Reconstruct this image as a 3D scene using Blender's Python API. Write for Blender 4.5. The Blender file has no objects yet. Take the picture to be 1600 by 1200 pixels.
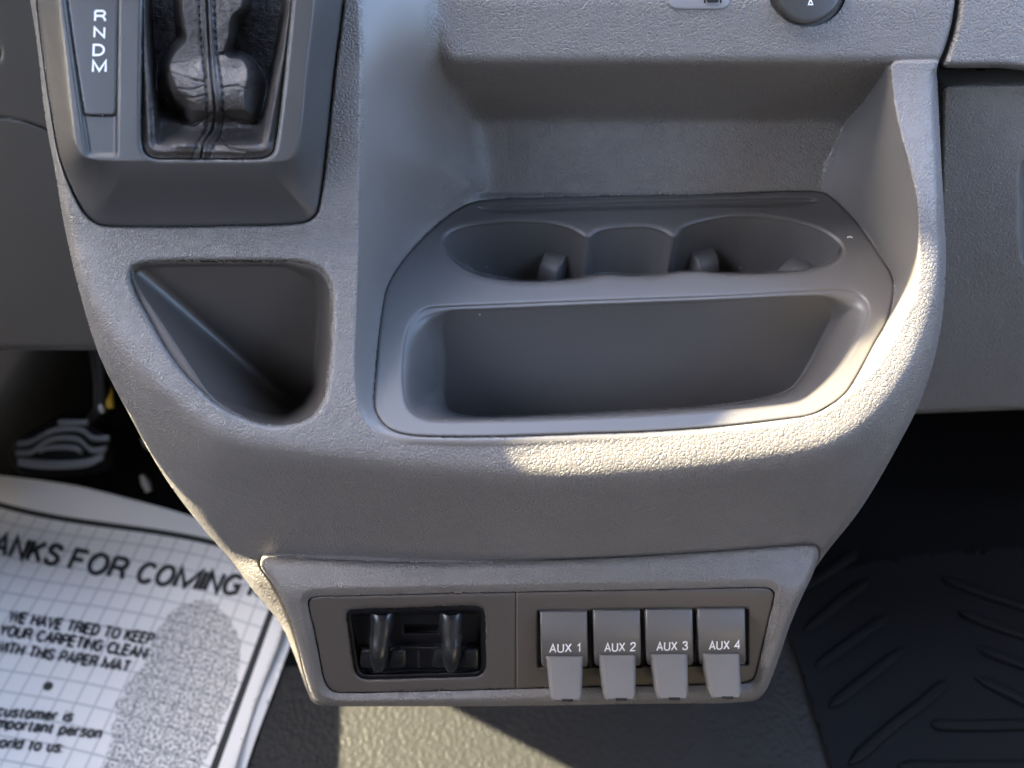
import bpy, math, random
import numpy as np
from mathutils import Vector
random.seed(4); np.random.seed(4)
R = math.radians
S = bpy.context.scene
COL = S.collection

# ------------------------------------------------------------------ camera, world, sun, exposure
CAMH = 0.78
FPX = 26/34.6*1600
cam = bpy.data.cameras.new('camera'); cam.lens = 26; cam.sensor_width = 34.6; cam.sensor_fit = 'HORIZONTAL'
cam.clip_start = 0.01; cam.clip_end = 200
cam.dof.use_dof = True; cam.dof.focus_distance = 0.455; cam.dof.aperture_fstop = 4.6
co = bpy.data.objects.new('camera', cam); COL.objects.link(co)
co.location = (0, 0, CAMH); co.rotation_euler = (R(45), 0, 0)
S.camera = co
SUN = Vector((-0.74, 0.195, 0.66)).normalized()          # towards the sun
SKY_STRENGTH = 0.15; SUN_STRENGTH = 3.3; EXPOSURE = 4.1
w = bpy.data.worlds.new('World'); S.world = w; w.use_nodes = True
nt = w.node_tree
sky = nt.nodes.new('ShaderNodeTexSky'); sky.sky_type = 'NISHITA'; sky.sun_disc = False; sky.dust_density = 3; sky.ozone_density = 1
sky.sun_elevation = math.asin(SUN.z); sky.sun_rotation = math.atan2(SUN.x, SUN.y)
nt.nodes['Background'].inputs['Strength'].default_value = SKY_STRENGTH
nt.links.new(sky.outputs[0], nt.nodes['Background'].inputs['Color'])
sl = bpy.data.lights.new('sun', 'SUN'); sl.energy = SUN_STRENGTH; sl.angle = R(0.35); sl.color = (1, .88, .60)
so = bpy.data.objects.new('sun', sl); COL.objects.link(so); so.rotation_euler = SUN.to_track_quat('Z', 'Y').to_euler()
S.view_settings.view_transform = 'Standard'; S.view_settings.look = 'None'
S.view_settings.exposure = EXPOSURE; S.view_settings.gamma = 1

# ------------------------------------------------------------------ geometry kit
c45 = math.sqrt(.5)
def ray(px, py):
    x = (np.asarray(px, float)-800)/FPX; y = -(np.asarray(py, float)-600)/FPX
    return np.stack([x, c45+y*c45, -c45+y*c45], -1)
def P3(px, py, t):
    d = ray(px, py); return d*np.asarray(t, float)[..., None] + np.array([0, 0, CAMH])
def t_plane(px, py, p0, n):
    d = ray(px, py); n = np.array(n, float)
    return ((np.array(p0, float)-np.array([0, 0, CAMH]))@n)/(d@n)
def t_floor(px, py, z=0.0):
    return (CAMH-z)/(-ray(px, py)[..., 2])
def project(p):
    d = np.asarray(p, float)-np.array([0, 0, CAMH]); t = c45*(d[..., 1]-d[..., 2]); yc = c45*(d[..., 1]+d[..., 2])/t
    return d[..., 0]/t*FPX+800, 600-yc*FPX

def cr(pts, closed=True, n=6):
    """centripetal Catmull-Rom through the points"""
    P = np.array(pts, float); N = len(P); out = []
    idx = range(N) if closed else range(N-1)
    for i in idx:
        if closed: p0, p1, p2, p3 = P[(i-1) % N], P[i], P[(i+1) % N], P[(i+2) % N]
        else: p0, p1, p2, p3 = P[max(i-1, 0)], P[i], P[i+1], P[min(i+2, N-1)]
        if not closed and i == 0: p0 = 2*p1-p2
        if not closed and i == N-2: p3 = 2*p2-p1
        d = lambda a, b: max(np.linalg.norm(b-a), 1e-6)**.5
        t0 = 0; t1 = t0+d(p0, p1); t2 = t1+d(p1, p2); t3 = t2+d(p2, p3)
        for k in range(n):
            t = t1+(t2-t1)*k/n
            A1 = (t1-t)/(t1-t0)*p0+(t-t0)/(t1-t0)*p1; A2 = (t2-t)/(t2-t1)*p1+(t-t1)/(t2-t1)*p2
            A3 = (t3-t)/(t3-t2)*p2+(t-t2)/(t3-t2)*p3
            B1 = (t2-t)/(t2-t0)*A1+(t-t0)/(t2-t0)*A2; B2 = (t3-t)/(t3-t1)*A2+(t-t1)/(t3-t1)*A3
            out.append((t2-t)/(t2-t1)*B1+(t-t1)/(t2-t1)*B2)
    if not closed: out.append(P[-1])
    return np.array(out)

def segdist(X, Y, A, B, near=False):
    """distance and nearest point from points to a set of segments"""
    n = len(X); D = np.full(n, 1e9); NX = np.zeros(n); NY = np.zeros(n)
    for (ax, ay), (bx, by) in zip(A, B):
        ex, ey = bx-ax, by-ay; L = ex*ex+ey*ey+1e-12
        h = np.clip(((X-ax)*ex+(Y-ay)*ey)/L, 0, 1)
        qx = ax+h*ex; qy = ay+h*ey
        d = (X-qx)**2+(Y-qy)**2; m = d < D
        D = np.where(m, d, D)
        if near: NX = np.where(m, qx, NX); NY = np.where(m, qy, NY)
    return np.sqrt(D), NX, NY

class Poly:
    """signed distance to a closed smooth outline, positive inside"""
    def __init__(s, pts, smooth=True, n=5, margin=90, res=3.0):
        s.p = cr(pts, True, n) if smooth else np.array(pts, float)
        s.margin = margin; s.res = res; s.f = None
    def exact(s, X, Y, near=False):
        A = s.p; B = np.roll(s.p, -1, 0)
        D, NX, NY = segdist(X, Y, A, B, near)
        ins = np.zeros(len(X), bool)
        for (ax, ay), (bx, by) in zip(A, B):
            if ay == by: continue
            c = ((ay > Y) != (by > Y)) & (X < (bx-ax)*(Y-ay)/(by-ay)+ax); ins ^= c
        D = np.where(ins, D, -D)
        return (D, NX, NY) if near else D
    def build(s):
        m = s.margin; lo = s.p.min(0)-m; hi = s.p.max(0)+m
        lo = np.maximum(lo, -160); hi = np.minimum(hi, [1900, 1400])
        nx = int((hi[0]-lo[0])/s.res)+2; ny = int((hi[1]-lo[1])/s.res)+2
        gx = lo[0]+np.arange(nx)*s.res; gy = lo[1]+np.arange(ny)*s.res
        X, Y = np.meshgrid(gx, gy); s.f = s.exact(X.ravel(), Y.ravel()).reshape(ny, nx); s.lo = lo
    def __call__(s, X, Y):
        if s.f is None: s.build()
        X = np.asarray(X, float); Y = np.asarray(Y, float)
        ny, nx = s.f.shape
        fx = np.clip((X-s.lo[0])/s.res, 0, nx-1.001); fy = np.clip((Y-s.lo[1])/s.res, 0, ny-1.001)
        i = fx.astype(int); j = fy.astype(int); a = fx-i; b = fy-j; f = s.f
        return (f[j, i]*(1-a)+f[j, i+1]*a)*(1-b)+(f[j+1, i]*(1-a)+f[j+1, i+1]*a)*b

def smooth01(x): x = np.clip(x, 0, 1); return x*x*(3-2*x)
def smin(a, b, k): 
    h = np.clip(.5+.5*(b-a)/k, 0, 1); return b*(1-h)+a*h-k*h*(1-h)
def smax(a, b, k): return -smin(-a, -b, k)
def blend(outer, inner, X, Y, e=.5, nul=0):
    do = np.maximum(outer(X, Y)-nul, 0); di = np.maximum(-inner(X, Y), 0)
    q = do/(do+di+1e-6); return q*(1-e)+smooth01(q)*e
class QField:
    """the blend between two outlines on a grid, softened where the mask asks for it"""
    def __init__(s, outer, inner, e, sig, mask=None, res=4.0):
        m = 12; s.res = res; lo = outer.p.min(0)-m; hi = outer.p.max(0)+m
        s.lo = np.maximum(lo, -150); hi = np.minimum(hi, [1650, 1300]); nx = int((hi[0]-s.lo[0])/res)+2; ny = int((hi[1]-s.lo[1])/res)+2
        X, Y = np.meshgrid(s.lo[0]+np.arange(nx)*res, s.lo[1]+np.arange(ny)*res)
        q = blend(outer, inner, X, Y, e); g = q.copy(); n = int(3*sig/res); k = np.exp(-.5*(np.arange(-n, n+1)*res/sig)**2); k /= k.sum()
        for ax in (0, 1): g = np.apply_along_axis(lambda a: np.convolve(np.pad(a, n, mode='edge'), k, 'valid'), ax, g)
        s.f = g; s.mask = mask; s.o = outer; s.i = inner; s.e = e
    def __call__(s, X, Y):
        q = blend(s.o, s.i, X, Y, s.e); ny, nx = s.f.shape
        fx = np.clip((X-s.lo[0])/s.res, 0, nx-1.001); fy = np.clip((Y-s.lo[1])/s.res, 0, ny-1.001)
        i = fx.astype(int); j = fy.astype(int); a = fx-i; b = fy-j; f = s.f
        g = (f[j, i]*(1-a)+f[j, i+1]*a)*(1-b)+(f[j+1, i]*(1-a)+f[j+1, i+1]*a)*b
        m = s.mask(X, Y); return q*(1-m)+g*m
def bevel(s, r, h):
    x = np.clip(1-s/r, 0, 1); return h*(1-np.sqrt(np.maximum(1-x*x, 0)))
def prof(pts, sig=6):
    pts = sorted(pts); v = np.arange(-200, 1500, 1.0)
    f = np.interp(v, [p[0] for p in pts], [p[1] for p in pts])
    k = np.exp(-.5*(np.arange(-4*sig, 4*sig+1)/sig)**2); k /= k.sum()
    f = np.convolve(np.pad(f, 4*sig, mode='edge'), k, 'valid')
    return lambda y: np.interp(y, v, f)

ORG = {}
def link(name, me, parent=None, mat=None):
    """make the object, origin at its centre"""
    n = len(me.vertices); a = np.empty(n*3); me.vertices.foreach_get('co', a); a = a.reshape(-1, 3)
    c = (a.min(0)+a.max(0))/2; a -= c; me.vertices.foreach_set('co', a.ravel())
    o = bpy.data.objects.new(name, me); COL.objects.link(o)
    pc = np.zeros(3)
    if parent is not None: o.parent = parent; pc = ORG[parent.name]
    o.location = c-pc; ORG[o.name] = c
    if mat is not None:
        for m in (mat if isinstance(mat, (list, tuple)) else [mat]): me.materials.append(m)
    me.update(); return o
def mesh(name, V, F, parent=None, mat=None, smooth=True, mi=None, uv=None):
    V = np.asarray(V, float); F = np.asarray(F)
    me = bpy.data.meshes.new(name)
    if isinstance(F, np.ndarray) and F.ndim == 2:
        k = F.shape[1]; me.vertices.add(len(V)); me.vertices.foreach_set('co', V.ravel())
        me.loops.add(F.size); me.loops.foreach_set('vertex_index', F.ravel().astype(np.int32))
        me.polygons.add(len(F)); me.polygons.foreach_set('loop_start', np.arange(len(F), dtype=np.int32)*k)
        me.polygons.foreach_set('loop_total', np.full(len(F), k, np.int32))
        if uv is not None:
            l = me.uv_layers.new(name='UVMap'); l.data.foreach_set('uv', uv[F.ravel()].ravel())
        if mi is not None: me.polygons.foreach_set('material_index', mi.astype(np.int32))
        me.update(calc_edges=True)
    else:
        me.from_pydata([tuple(v) for v in V], [], [list(f) for f in F])
    me.polygons.foreach_set('use_smooth', np.full(len(me.polygons), smooth)); me.validate()
    return link(name, me, parent, mat)
def empty(name, loc, label=None, cat=None):
    o = bpy.data.objects.new(name, None); COL.objects.link(o); o.location = loc; o.empty_display_size = .02
    ORG[o.name] = np.array(loc, float)
    if label: o['label'] = label; o['category'] = cat
    return o
def tag(o, label, cat, group=None):
    o['label'] = label; o['category'] = cat
    if group: o['group'] = group
    return o

NB = np.array([0, .8, -.6])
def patch(name, outer, depth, step=2.0, holes=(), mat=None, parent=None, skirt=.004, back=NB, mi=None, uvf=None, bbox=None, embed=P3, two=False):
    """a surface over the outline, its edges cut exactly on the outline, with a return edge of real thickness"""
    lo = outer.p.min(0); hi = outer.p.max(0)
    if bbox is not None: lo = np.maximum(lo, bbox[:2]); hi = np.minimum(hi, bbox[2:])
    nx = int((hi[0]-lo[0])/step)+4; ny = int((hi[1]-lo[1])/step)+4
    X, Y = np.meshgrid(lo[0]-step*1.5+np.arange(nx)*step, lo[1]-step*1.5+np.arange(ny)*step)
    X = X.ravel(); Y = Y.ravel(); s = np.full(len(X), 1e9)
    regs = [(outer, 1)]+[(h, -1) for h in holes]
    near_all = np.zeros(len(X), bool)
    for pl, sg in regs:
        c = sg*pl(X, Y)
        # clamped fields read far values outside their box
        if sg < 0:
            b0 = pl.p.min(0)-30; b1 = pl.p.max(0)+30
            c = np.where((X < b0[0]) | (X > b1[0]) | (Y < b0[1]) | (Y > b1[1]), 1e3, c)
        m = np.abs(c) < step*2+pl.res
        if m.any():
            d, qx, qy = pl.exact(X[m], Y[m], True); d = d*sg; c[m] = d
            im = np.where(m)[0]; sn = np.abs(d) < step*.6
            out = (d < 0) & (d > -step*1.05)
            sn = sn | out
            # move close vertices onto the outline
            k = im[sn]; X[k] = qx[sn]; Y[k] = qy[sn]; c[k] = 0
        s = np.minimum(s, c)
    keep = (s >= -1e-6).reshape(ny, nx)
    q = keep[:-1, :-1] & keep[1:, :-1] & keep[:-1, 1:] & keep[1:, 1:]
    ii, jj = np.where(q); a = ii*nx+jj
    F = np.stack([a, a+nx, a+nx+1, a+1], 1)
    fz = (s[F] <= 1e-6).all(1)
    # drop cells that only lie on the outline and whose middle is outside
    if fz.any():
        cx = X[F[fz]].mean(1); cy = Y[F[fz]].mean(1); ok = np.ones(len(cx), bool)
        for pl, sg in regs:
            dd = sg*pl.exact(cx, cy); ok &= dd > -.05
        k = np.where(fz)[0][~ok]; F = np.delete(F, k, 0)
    used = np.unique(F); remap = np.full(len(X), -1); remap[used] = np.arange(len(used)); F = remap[F]
    X = X[used]; Y = Y[used]
    T = depth(X, Y); V = embed(X, Y, T)
    E = np.concatenate([F[:, [0, 1]], F[:, [1, 2]], F[:, [2, 3]], F[:, [3, 0]]])
    key = np.sort(E, 1); kk = key[:, 0]*len(X)+key[:, 1]
    u, inv, cnt = np.unique(kk, return_inverse=True, return_counts=True); B = E[cnt[inv] == 1]
    UV = None
    if uvf is not None: UV = np.stack(uvf(X, Y), 1)
    M = mi(X[F].mean(1), Y[F].mean(1)) if mi is not None else None
    if skirt:
        nV = len(V); bv = np.unique(B); m1 = np.full(nV, -1); m1[bv] = np.arange(len(bv))
        back = np.array(back, float)
        disp = np.repeat(back[None]*skirt, len(bv), 0)
        for h in holes:
            hd = np.abs(h.exact(X[bv], Y[bv])) < .5
            r_ = V[bv]-np.array([0, 0, CAMH]); r_ /= np.linalg.norm(r_, axis=1)[:, None]; disp = np.where(hd[:, None], r_*.006, disp)
        V = np.concatenate([V, V[bv], V[bv]+disp]); o1 = nV; o2 = nV+len(bv)
        SF = np.stack([m1[B[:, 1]]+o1, m1[B[:, 0]]+o1, m1[B[:, 0]]+o2, m1[B[:, 1]]+o2], 1)
        F = np.concatenate([F, SF])
        if UV is not None: UV = np.concatenate([UV, UV[bv], UV[bv]])
        if M is not None: M = np.concatenate([M, np.zeros(len(SF), int)])
    return mesh(name, V, F, parent, mat, mi=M, uv=UV)

def rrect(hw, hh, r, n=4):
    pts = []
    r = min(r, hw*.98, hh*.98)
    for cx, cy, a0 in ((hw-r, hh-r, 0), (-hw+r, hh-r, 90), (-hw+r, -hh+r, 180), (hw-r, -hh+r, 270)):
        for k in range(n+1):
            a = R(a0+90*k/n); pts.append((cx+r*math.cos(a), cy+r*math.sin(a)))
    return pts
def loft(name, secs, mat, parent=None, cap=True):
    """secs: list of closed rings of 3D points, equal count"""
    V = np.concatenate([np.array(s, float) for s in secs]); n = len(secs[0]); F = []
    for k in range(len(secs)-1):
        for i in range(n):
            j = (i+1) % n; F.append((k*n+i, k*n+j, (k+1)*n+j, (k+1)*n+i))
    if cap: F.append(tuple(range(n))[::-1]); F.append(tuple(range((len(secs)-1)*n, len(secs)*n)))
    me = bpy.data.meshes.new(name); me.from_pydata([tuple(v) for v in V], [], F)
    import bmesh
    b = bmesh.new(); b.from_mesh(me); bmesh.ops.recalc_face_normals(b, faces=b.faces); b.to_mesh(me); b.free()
    me.polygons.foreach_set('use_smooth', [True]*len(me.polygons))
    me.set_sharp_from_angle(angle=R(40))
    return link(name, me, parent, mat)
def tube(name, pts, rad, mat, parent=None, n=10):
    pts = [Vector(p) for p in pts]; secs = []
    for i, p in enumerate(pts):
        d = (pts[min(i+1, len(pts)-1)]-pts[max(i-1, 0)]).normalized()
        a = d.cross(Vector((.13, .2, 1))).normalized(); b = d.cross(a)
        r = rad[i] if isinstance(rad, (list, tuple)) else rad
        secs.append([p+a*r*math.cos(2*math.pi*k/n)+b*r*math.sin(2*math.pi*k/n) for k in range(n)])
    return loft(name, secs, mat, parent)
def box(name, lo, hi, mat, parent=None):
    x0, y0, z0 = lo; x1, y1, z1 = hi
    V = [(x0,y0,z0),(x1,y0,z0),(x1,y1,z0),(x0,y1,z0),(x0,y0,z1),(x1,y0,z1),(x1,y1,z1),(x0,y1,z1)]
    F = [(0,3,2,1),(4,5,6,7),(0,1,5,4),(1,2,6,5),(2,3,7,6),(3,0,4,7)]
    return mesh(name, V, np.array(F), parent, mat, smooth=False)
def arc(cx, cy, rx, ry, a0, a1, n=9):
    return [(cx+rx*math.cos(R(a0+(a1-a0)*k/n)), cy+ry*math.sin(R(a0+(a1-a0)*k/n))) for k in range(n+1)]
bowl = lambda x0, x1, ya, yb: [(x0, yb), (x1-.16, yb)]+arc(x1-.2, (ya+yb)/2, .2, (yb-ya)/2, 90, -90)[1:-1]+[(x1-.16, ya), (x0, ya)]
GLY = {
 'T': (.62, [[(0,1),(.62,1)], [(.31,1),(.31,0)]]), 'H': (.62, [[(0,0),(0,1)], [(.62,0),(.62,1)], [(0,.53),(.62,.53)]]),
 'A': (.68, [[(0,0),(.34,1),(.68,0)], [(.13,.34),(.55,.34)]]), 'N': (.62, [[(0,0),(0,1),(.62,0),(.62,1)]]),
 'K': (.62, [[(0,0),(0,1)], [(.58,1),(0,.4)], [(.2,.6),(.62,0)]]), 'S': (.6, [[(.56,.76),(.5,.93),(.3,1),(.1,.94),(.03,.77),(.12,.61),(.3,.53),(.5,.44),(.58,.27),(.5,.07),(.29,0),(.08,.07),(0,.27)]]),
 'F': (.54, [[(0,0),(0,1),(.54,1)], [(0,.53),(.46,.53)]]), 'E': (.54, [[(.54,1),(0,1),(0,0),(.56,0)], [(0,.53),(.48,.53)]]), 'L': (.5, [[(0,1),(0,0),(.5,0)]]),
 'O': (.72, [arc(.36,.5,.36,.5,0,360,20)]), 'C': (.66, [arc(.36,.5,.36,.5,38,322,16)]), 'G': (.7, [arc(.36,.5,.36,.5,40,300,16)+[(.66,.12),(.67,.46),(.4,.46)]]),
 'R': (.6, [[(0,0),(0,1)], bowl(0,.56,.5,1), [(.3,.5),(.46,.42),(.54,.25),(.6,0)]]), 'P': (.56, [[(0,0),(0,1)], bowl(0,.56,.46,1)]),
 'D': (.64, [[(0,0),(.26,0)]+arc(.26,.5,.38,.5,-90,90,12)[1:-1]+[(.26,1),(0,1),(0,0)]]), 'M': (1.0, [[(0,0),(0,1),(.5,.08),(1.0,1),(1.0,0)]]),
 'I': (.0, [[(0,0),(0,1)]]), 'W': (.96, [[(0,1),(.24,0),(.48,1),(.72,0),(.96,1)]]), 'V': (.66, [[(0,1),(.33,0),(.66,1)]]), 'Y': (.64, [[(0,1),(.32,.46),(.64,1)], [(.32,.46),(.32,0)]]),
 'U': (.62, [[(0,1),(0,.3)]+arc(.31,.3,.31,.3,180,360,10)[1:-1]+[(.62,.3),(.62,1)]]), 'X': (.64, [[(0,0),(.62,1)], [(.02,1),(.64,0)]]),
 '1': (.3, [[(0,.74),(.14,.8),(.24,1),(.24,0)]]), '2': (.56, [[(.02,.7),(.06,.9),(.28,1),(.5,.92),(.54,.72),(.46,.52),(.2,.28),(.02,.06),(.0,0),(.56,0)]]),
 '3': (.56, [[(.02,.76),(.1,.94),(.28,1),(.46,.94),(.51,.76),(.44,.59),(.24,.53)], [(.24,.53),(.46,.48),(.56,.28),(.48,.07),(.27,0),(.07,.07),(0,.26)]]), '4': (.6, [[(.44,0),(.44,1),(0,.3),(.6,.3)]]),
 'c': (.5, [arc(.27,.36,.27,.36,42,318,14)]), 'u': (.46, [[(0,.72),(0,.24)]+arc(.23,.24,.23,.24,180,330,8)[1:]+[(.46,.3)], [(.46,.72),(.46,0)]]),
 's': (.44, [[(.42,.55),(.36,.68),(.21,.72),(.06,.67),(.03,.54),(.12,.43),(.3,.36),(.41,.28),(.42,.14),(.34,.03),(.2,0),(.06,.04),(0,.17)]]), 't': (.3, [[(.12,.92),(.12,.12),(.18,.02),(.3,.01)], [(0,.70),(.3,.70)]]),
 'o': (.54, [arc(.27,.36,.27,.36,0,360,18)]), 'm': (.78, [[(0,0),(0,.72)], [(0,.5),(.08,.66),(.22,.72),(.36,.66),(.39,.5),(.39,0)], [(.39,.5),(.47,.66),(.61,.72),(.74,.66),(.78,.5),(.78,0)]]),
 'e': (.52, [[(.02,.38),(.51,.38),(.48,.58),(.27,.72),(.07,.6),(0,.36),(.07,.1),(.27,0),(.46,.08),(.51,.18)]]), 'r': (.3, [[(0,0),(0,.72)], [(0,.48),(.08,.66),(.3,.72)]]),
 'i': (.0, [[(0,0),(0,.72)], [(0,.9),(0,1.02)]]), 'p': (.52, [[(0,-.28),(0,.72)], arc(.26,.36,.26,.36,150,510,16)]), 'n': (.46, [[(0,0),(0,.72)], [(0,.48),(.08,.66),(.25,.72),(.4,.66),(.46,.5),(.46,0)]]),
 'a': (.5, [[(.03,.54),(.1,.68),(.26,.72),(.42,.66),(.46,.5),(.46,.1),(.5,0)], [(.46,.42),(.2,.38),(.04,.3),(0,.16),(.08,.03),(.22,0),(.38,.07),(.46,.22)]]), 'l': (.0, [[(0,0),(0,1)]]),
 'd': (.52, [[(.52,0),(.52,1)], arc(.26,.36,.26,.36,30,390,16)]), 'w': (.72, [[(0,.72),(.18,0),(.36,.72),(.54,0),(.72,.72)]]), ':': (.0, [[(0,0),(0,.1)], [(0,.55),(0,.65)]]), 'h': (.46, [[(0,0),(0,1)], [(0,.48),(.08,.66),(.25,.72),(.4,.66),(.46,.5),(.46,0)]]),
}
def text(name, body, base0, base1, up, depthf, mat, parent=None, bold=.14, lift=.0003, gap=.24):
    """flat lettering laid on a surface, drawn as strokes: baseline from base0 to base1, cap height vector up"""
    strokes = []; x = 0
    for ch in body:
        if ch == ' ': x += .5; continue
        w_, st = GLY[ch]
        for q in st: strokes.append(np.array([(a+x, b) for a, b in q], float))
        x += w_+gap
    W = x-gap; b0 = np.array(base0, float); b1 = np.array(base1, float); u = np.array(up, float); ex = (b1-b0)/W
    # strokes keep one width in the plane of the picture of the letters
    Vx = []; F = []; LV = []; n0 = 0; hw = bold/2*np.linalg.norm(u)
    for si, q in enumerate(strokes):
        p = b0+q[:, :1]*ex+q[:, 1:]*u
        seg = np.linalg.norm(np.diff(p, axis=0), axis=1); keep = np.concatenate([[True], seg > 1e-4]); p = p[keep]
        d = np.diff(p, axis=0); d /= np.linalg.norm(d, axis=1)[:, None]; nn = np.stack([-d[:, 1], d[:, 0]], 1)
        closed = np.linalg.norm(p[0]-p[-1]) < 1e-3
        prevn = np.concatenate([nn[-1:] if closed else nn[:1], nn]); nextn = np.concatenate([nn, nn[:1] if closed else nn[-1:]])
        m = prevn+nextn; L = np.linalg.norm(m, axis=1)[:, None]; m = m/np.maximum(L, .3); c = np.clip((m*prevn).sum(1), .45, 1)[:, None]
        off = m/c*hw
        for k in range(len(p)): Vx += [p[k]+off[k], p[k]-off[k]]; LV += [lift+si*6e-6]*2
        for k in range(len(p)-1): F.append((n0+2*k, n0+2*k+1, n0+2*k+3, n0+2*k+2))
        n0 += 2*len(p)
    Vx = np.array(Vx); V = P3(Vx[:, 0], Vx[:, 1], depthf(Vx[:, 0], Vx[:, 1])-np.array(LV))
    return mesh(name, V, np.array(F), parent, mat, smooth=False)

# ------------------------------------------------------------------ materials
def nodes(name):
    m = bpy.data.materials.new(name); m.use_nodes = True; t = m.node_tree
    return m, t, t.nodes['Principled BSDF']
def N(t, kind, **kw):
    n = t.nodes.new(kind)
    for k, v in kw.items():
        if k in n.inputs: n.inputs[k].default_value = v
        else: setattr(n, k, v)
    return n
def grain(name, col, rough=.5, scale=430, dist=.00022, spec=.5, var=.12, att=False, stretch=(1, 1, 1)):
    """moulded leather grain: rounded irregular pebbles between narrow creases"""
    m, t, b = nodes(name); L = t.links.new
    b.inputs['Roughness'].default_value = rough; b.inputs['Specular IOR Level'].default_value = spec
    tc = N(t, 'ShaderNodeTexCoord'); geo = N(t, 'ShaderNodeNewGeometry')
    mp = N(t, 'ShaderNodeMapping'); mp.inputs['Scale'].default_value = stretch; L(geo.outputs['Position'], mp.inputs[0])
    nz = N(t, 'ShaderNodeTexNoise', Scale=scale*.55, Detail=1.0); L(mp.outputs[0], nz.inputs['Vector'])
    sub = N(t, 'ShaderNodeVectorMath', operation='SUBTRACT'); sub.inputs[1].default_value = (.5, .5, .5); L(nz.outputs['Color'], sub.inputs[0])
    sc = N(t, 'ShaderNodeVectorMath', operation='SCALE'); sc.inputs['Scale'].default_value = 1.25/scale; L(sub.outputs[0], sc.inputs[0])
    ad = N(t, 'ShaderNodeVectorMath', operation='ADD'); L(mp.outputs[0], ad.inputs[0]); L(sc.outputs[0], ad.inputs[1])
    vo = N(t, 'ShaderNodeTexVoronoi', feature='DISTANCE_TO_EDGE', Scale=scale); L(ad.outputs[0], vo.inputs['Vector'])
    r1 = N(t, 'ShaderNodeMapRange', interpolation_type='SMOOTHERSTEP'); r1.inputs['From Max'].default_value = .20; L(vo.outputs['Distance'], r1.inputs['Value'])
    n2 = N(t, 'ShaderNodeTexNoise', Scale=scale*.30, Detail=2.0); L(geo.outputs['Position'], n2.inputs['Vector'])
    r2 = N(t, 'ShaderNodeMapRange'); r2.inputs['From Min'].default_value = .38; r2.inputs['From Max'].default_value = .60; r2.inputs['To Min'].default_value = .45; L(n2.outputs['Fac'], r2.inputs['Value'])
    mu = N(t, 'ShaderNodeMath', operation='MULTIPLY'); L(r1.outputs[0], mu.inputs[0]); L(r2.outputs[0], mu.inputs[1])
    n3 = N(t, 'ShaderNodeTexNoise', Scale=scale*5, Detail=1.0); L(geo.outputs['Position'], n3.inputs['Vector'])
    ma = N(t, 'ShaderNodeMath', operation='MULTIPLY_ADD'); ma.inputs[1].default_value = .10; L(n3.outputs['Fac'], ma.inputs[0]); L(mu.outputs[0], ma.inputs[2])
    if att:
        at = N(t, 'ShaderNodeAttribute', attribute_name='grain'); m3 = N(t, 'ShaderNodeMath', operation='MULTIPLY'); L(mu.outputs[0], m3.inputs[0]); L(at.outputs['Fac'], m3.inputs[1]); L(m3.outputs[0], ma.inputs[2])
    bp = N(t, 'ShaderNodeBump', Strength=1.0, Distance=dist); L(ma.outputs[0], bp.inputs['Height']); L(bp.outputs[0], b.inputs['Normal'])
    n4 = N(t, 'ShaderNodeTexNoise', Scale=22, Detail=4.0); L(geo.outputs['Position'], n4.inputs['Vector'])
    mx = N(t, 'ShaderNodeMix', data_type='RGBA'); c = np.array(col)
    mx.inputs[6].default_value = (*(c*(1-var)), 1); mx.inputs[7].default_value = (*(c*(1+var)), 1)
    L(n4.outputs['Fac'], mx.inputs[0]); L(mx.outputs[2], b.inputs['Base Color'])
    return m
def plastic(name, col, rough=.45, scale=1600, dist=.00005, spec=.5, var=.06, metal=0, coat=0, specks=0):
    m, t, b = nodes(name); L = t.links.new
    b.inputs['Specular IOR Level'].default_value = spec; b.inputs['Metallic'].default_value = metal
    geo = N(t, 'ShaderNodeNewGeometry')
    n3 = N(t, 'ShaderNodeTexNoise', Scale=scale, Detail=2.0); L(geo.outputs['Position'], n3.inputs['Vector'])
    bp = N(t, 'ShaderNodeBump', Strength=1.0, Distance=dist); L(n3.outputs['Fac'], bp.inputs['Height'])
    if dist > 0: L(bp.outputs[0], b.inputs['Normal'])
    n4 = N(t, 'ShaderNodeTexNoise', Scale=30, Detail=5.0); L(geo.outputs['Position'], n4.inputs['Vector'])
    mx = N(t, 'ShaderNodeMix', data_type='RGBA'); c = np.array(col)
    mx.inputs[6].default_value = (*(c*(1-var)), 1); mx.inputs[7].default_value = (*(c*(1+var)), 1)
    L(n4.outputs['Fac'], mx.inputs[0]); out = mx.outputs[2]
    rr = N(t, 'ShaderNodeMapRange'); rr.inputs['To Min'].default_value = rough-.06; rr.inputs['To Max'].default_value = rough+.06
    L(n4.outputs['Fac'], rr.inputs['Value']); L(rr.outputs[0], b.inputs['Roughness'])
    if specks:                                  # sparse pale dust
        vo = N(t, 'ShaderNodeTexVoronoi', Scale=specks); L(geo.outputs['Position'], vo.inputs['Vector'])
        ls = N(t, 'ShaderNodeMath', operation='LESS_THAN'); ls.inputs[1].default_value = .035; L(vo.outputs['Distance'], ls.inputs[0])
        sep = N(t, 'ShaderNodeSeparateColor'); L(vo.outputs['Color'], sep.inputs[0])
        gt = N(t, 'ShaderNodeMath', operation='GREATER_THAN'); gt.inputs[1].default_value = .8; L(sep.outputs[0], gt.inputs[0])
        mm = N(t, 'ShaderNodeMath', operation='MULTIPLY'); L(ls.outputs[0], mm.inputs[0]); L(gt.outputs[0], mm.inputs[1])
        m2 = N(t, 'ShaderNodeMix', data_type='RGBA'); m2.inputs[7].default_value = (.4, .4, .38, 1); L(out, m2.inputs[6]); L(mm.outputs[0], m2.inputs[0]); out = m2.outputs[2]
    L(out, b.inputs['Base Color']); return m

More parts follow.
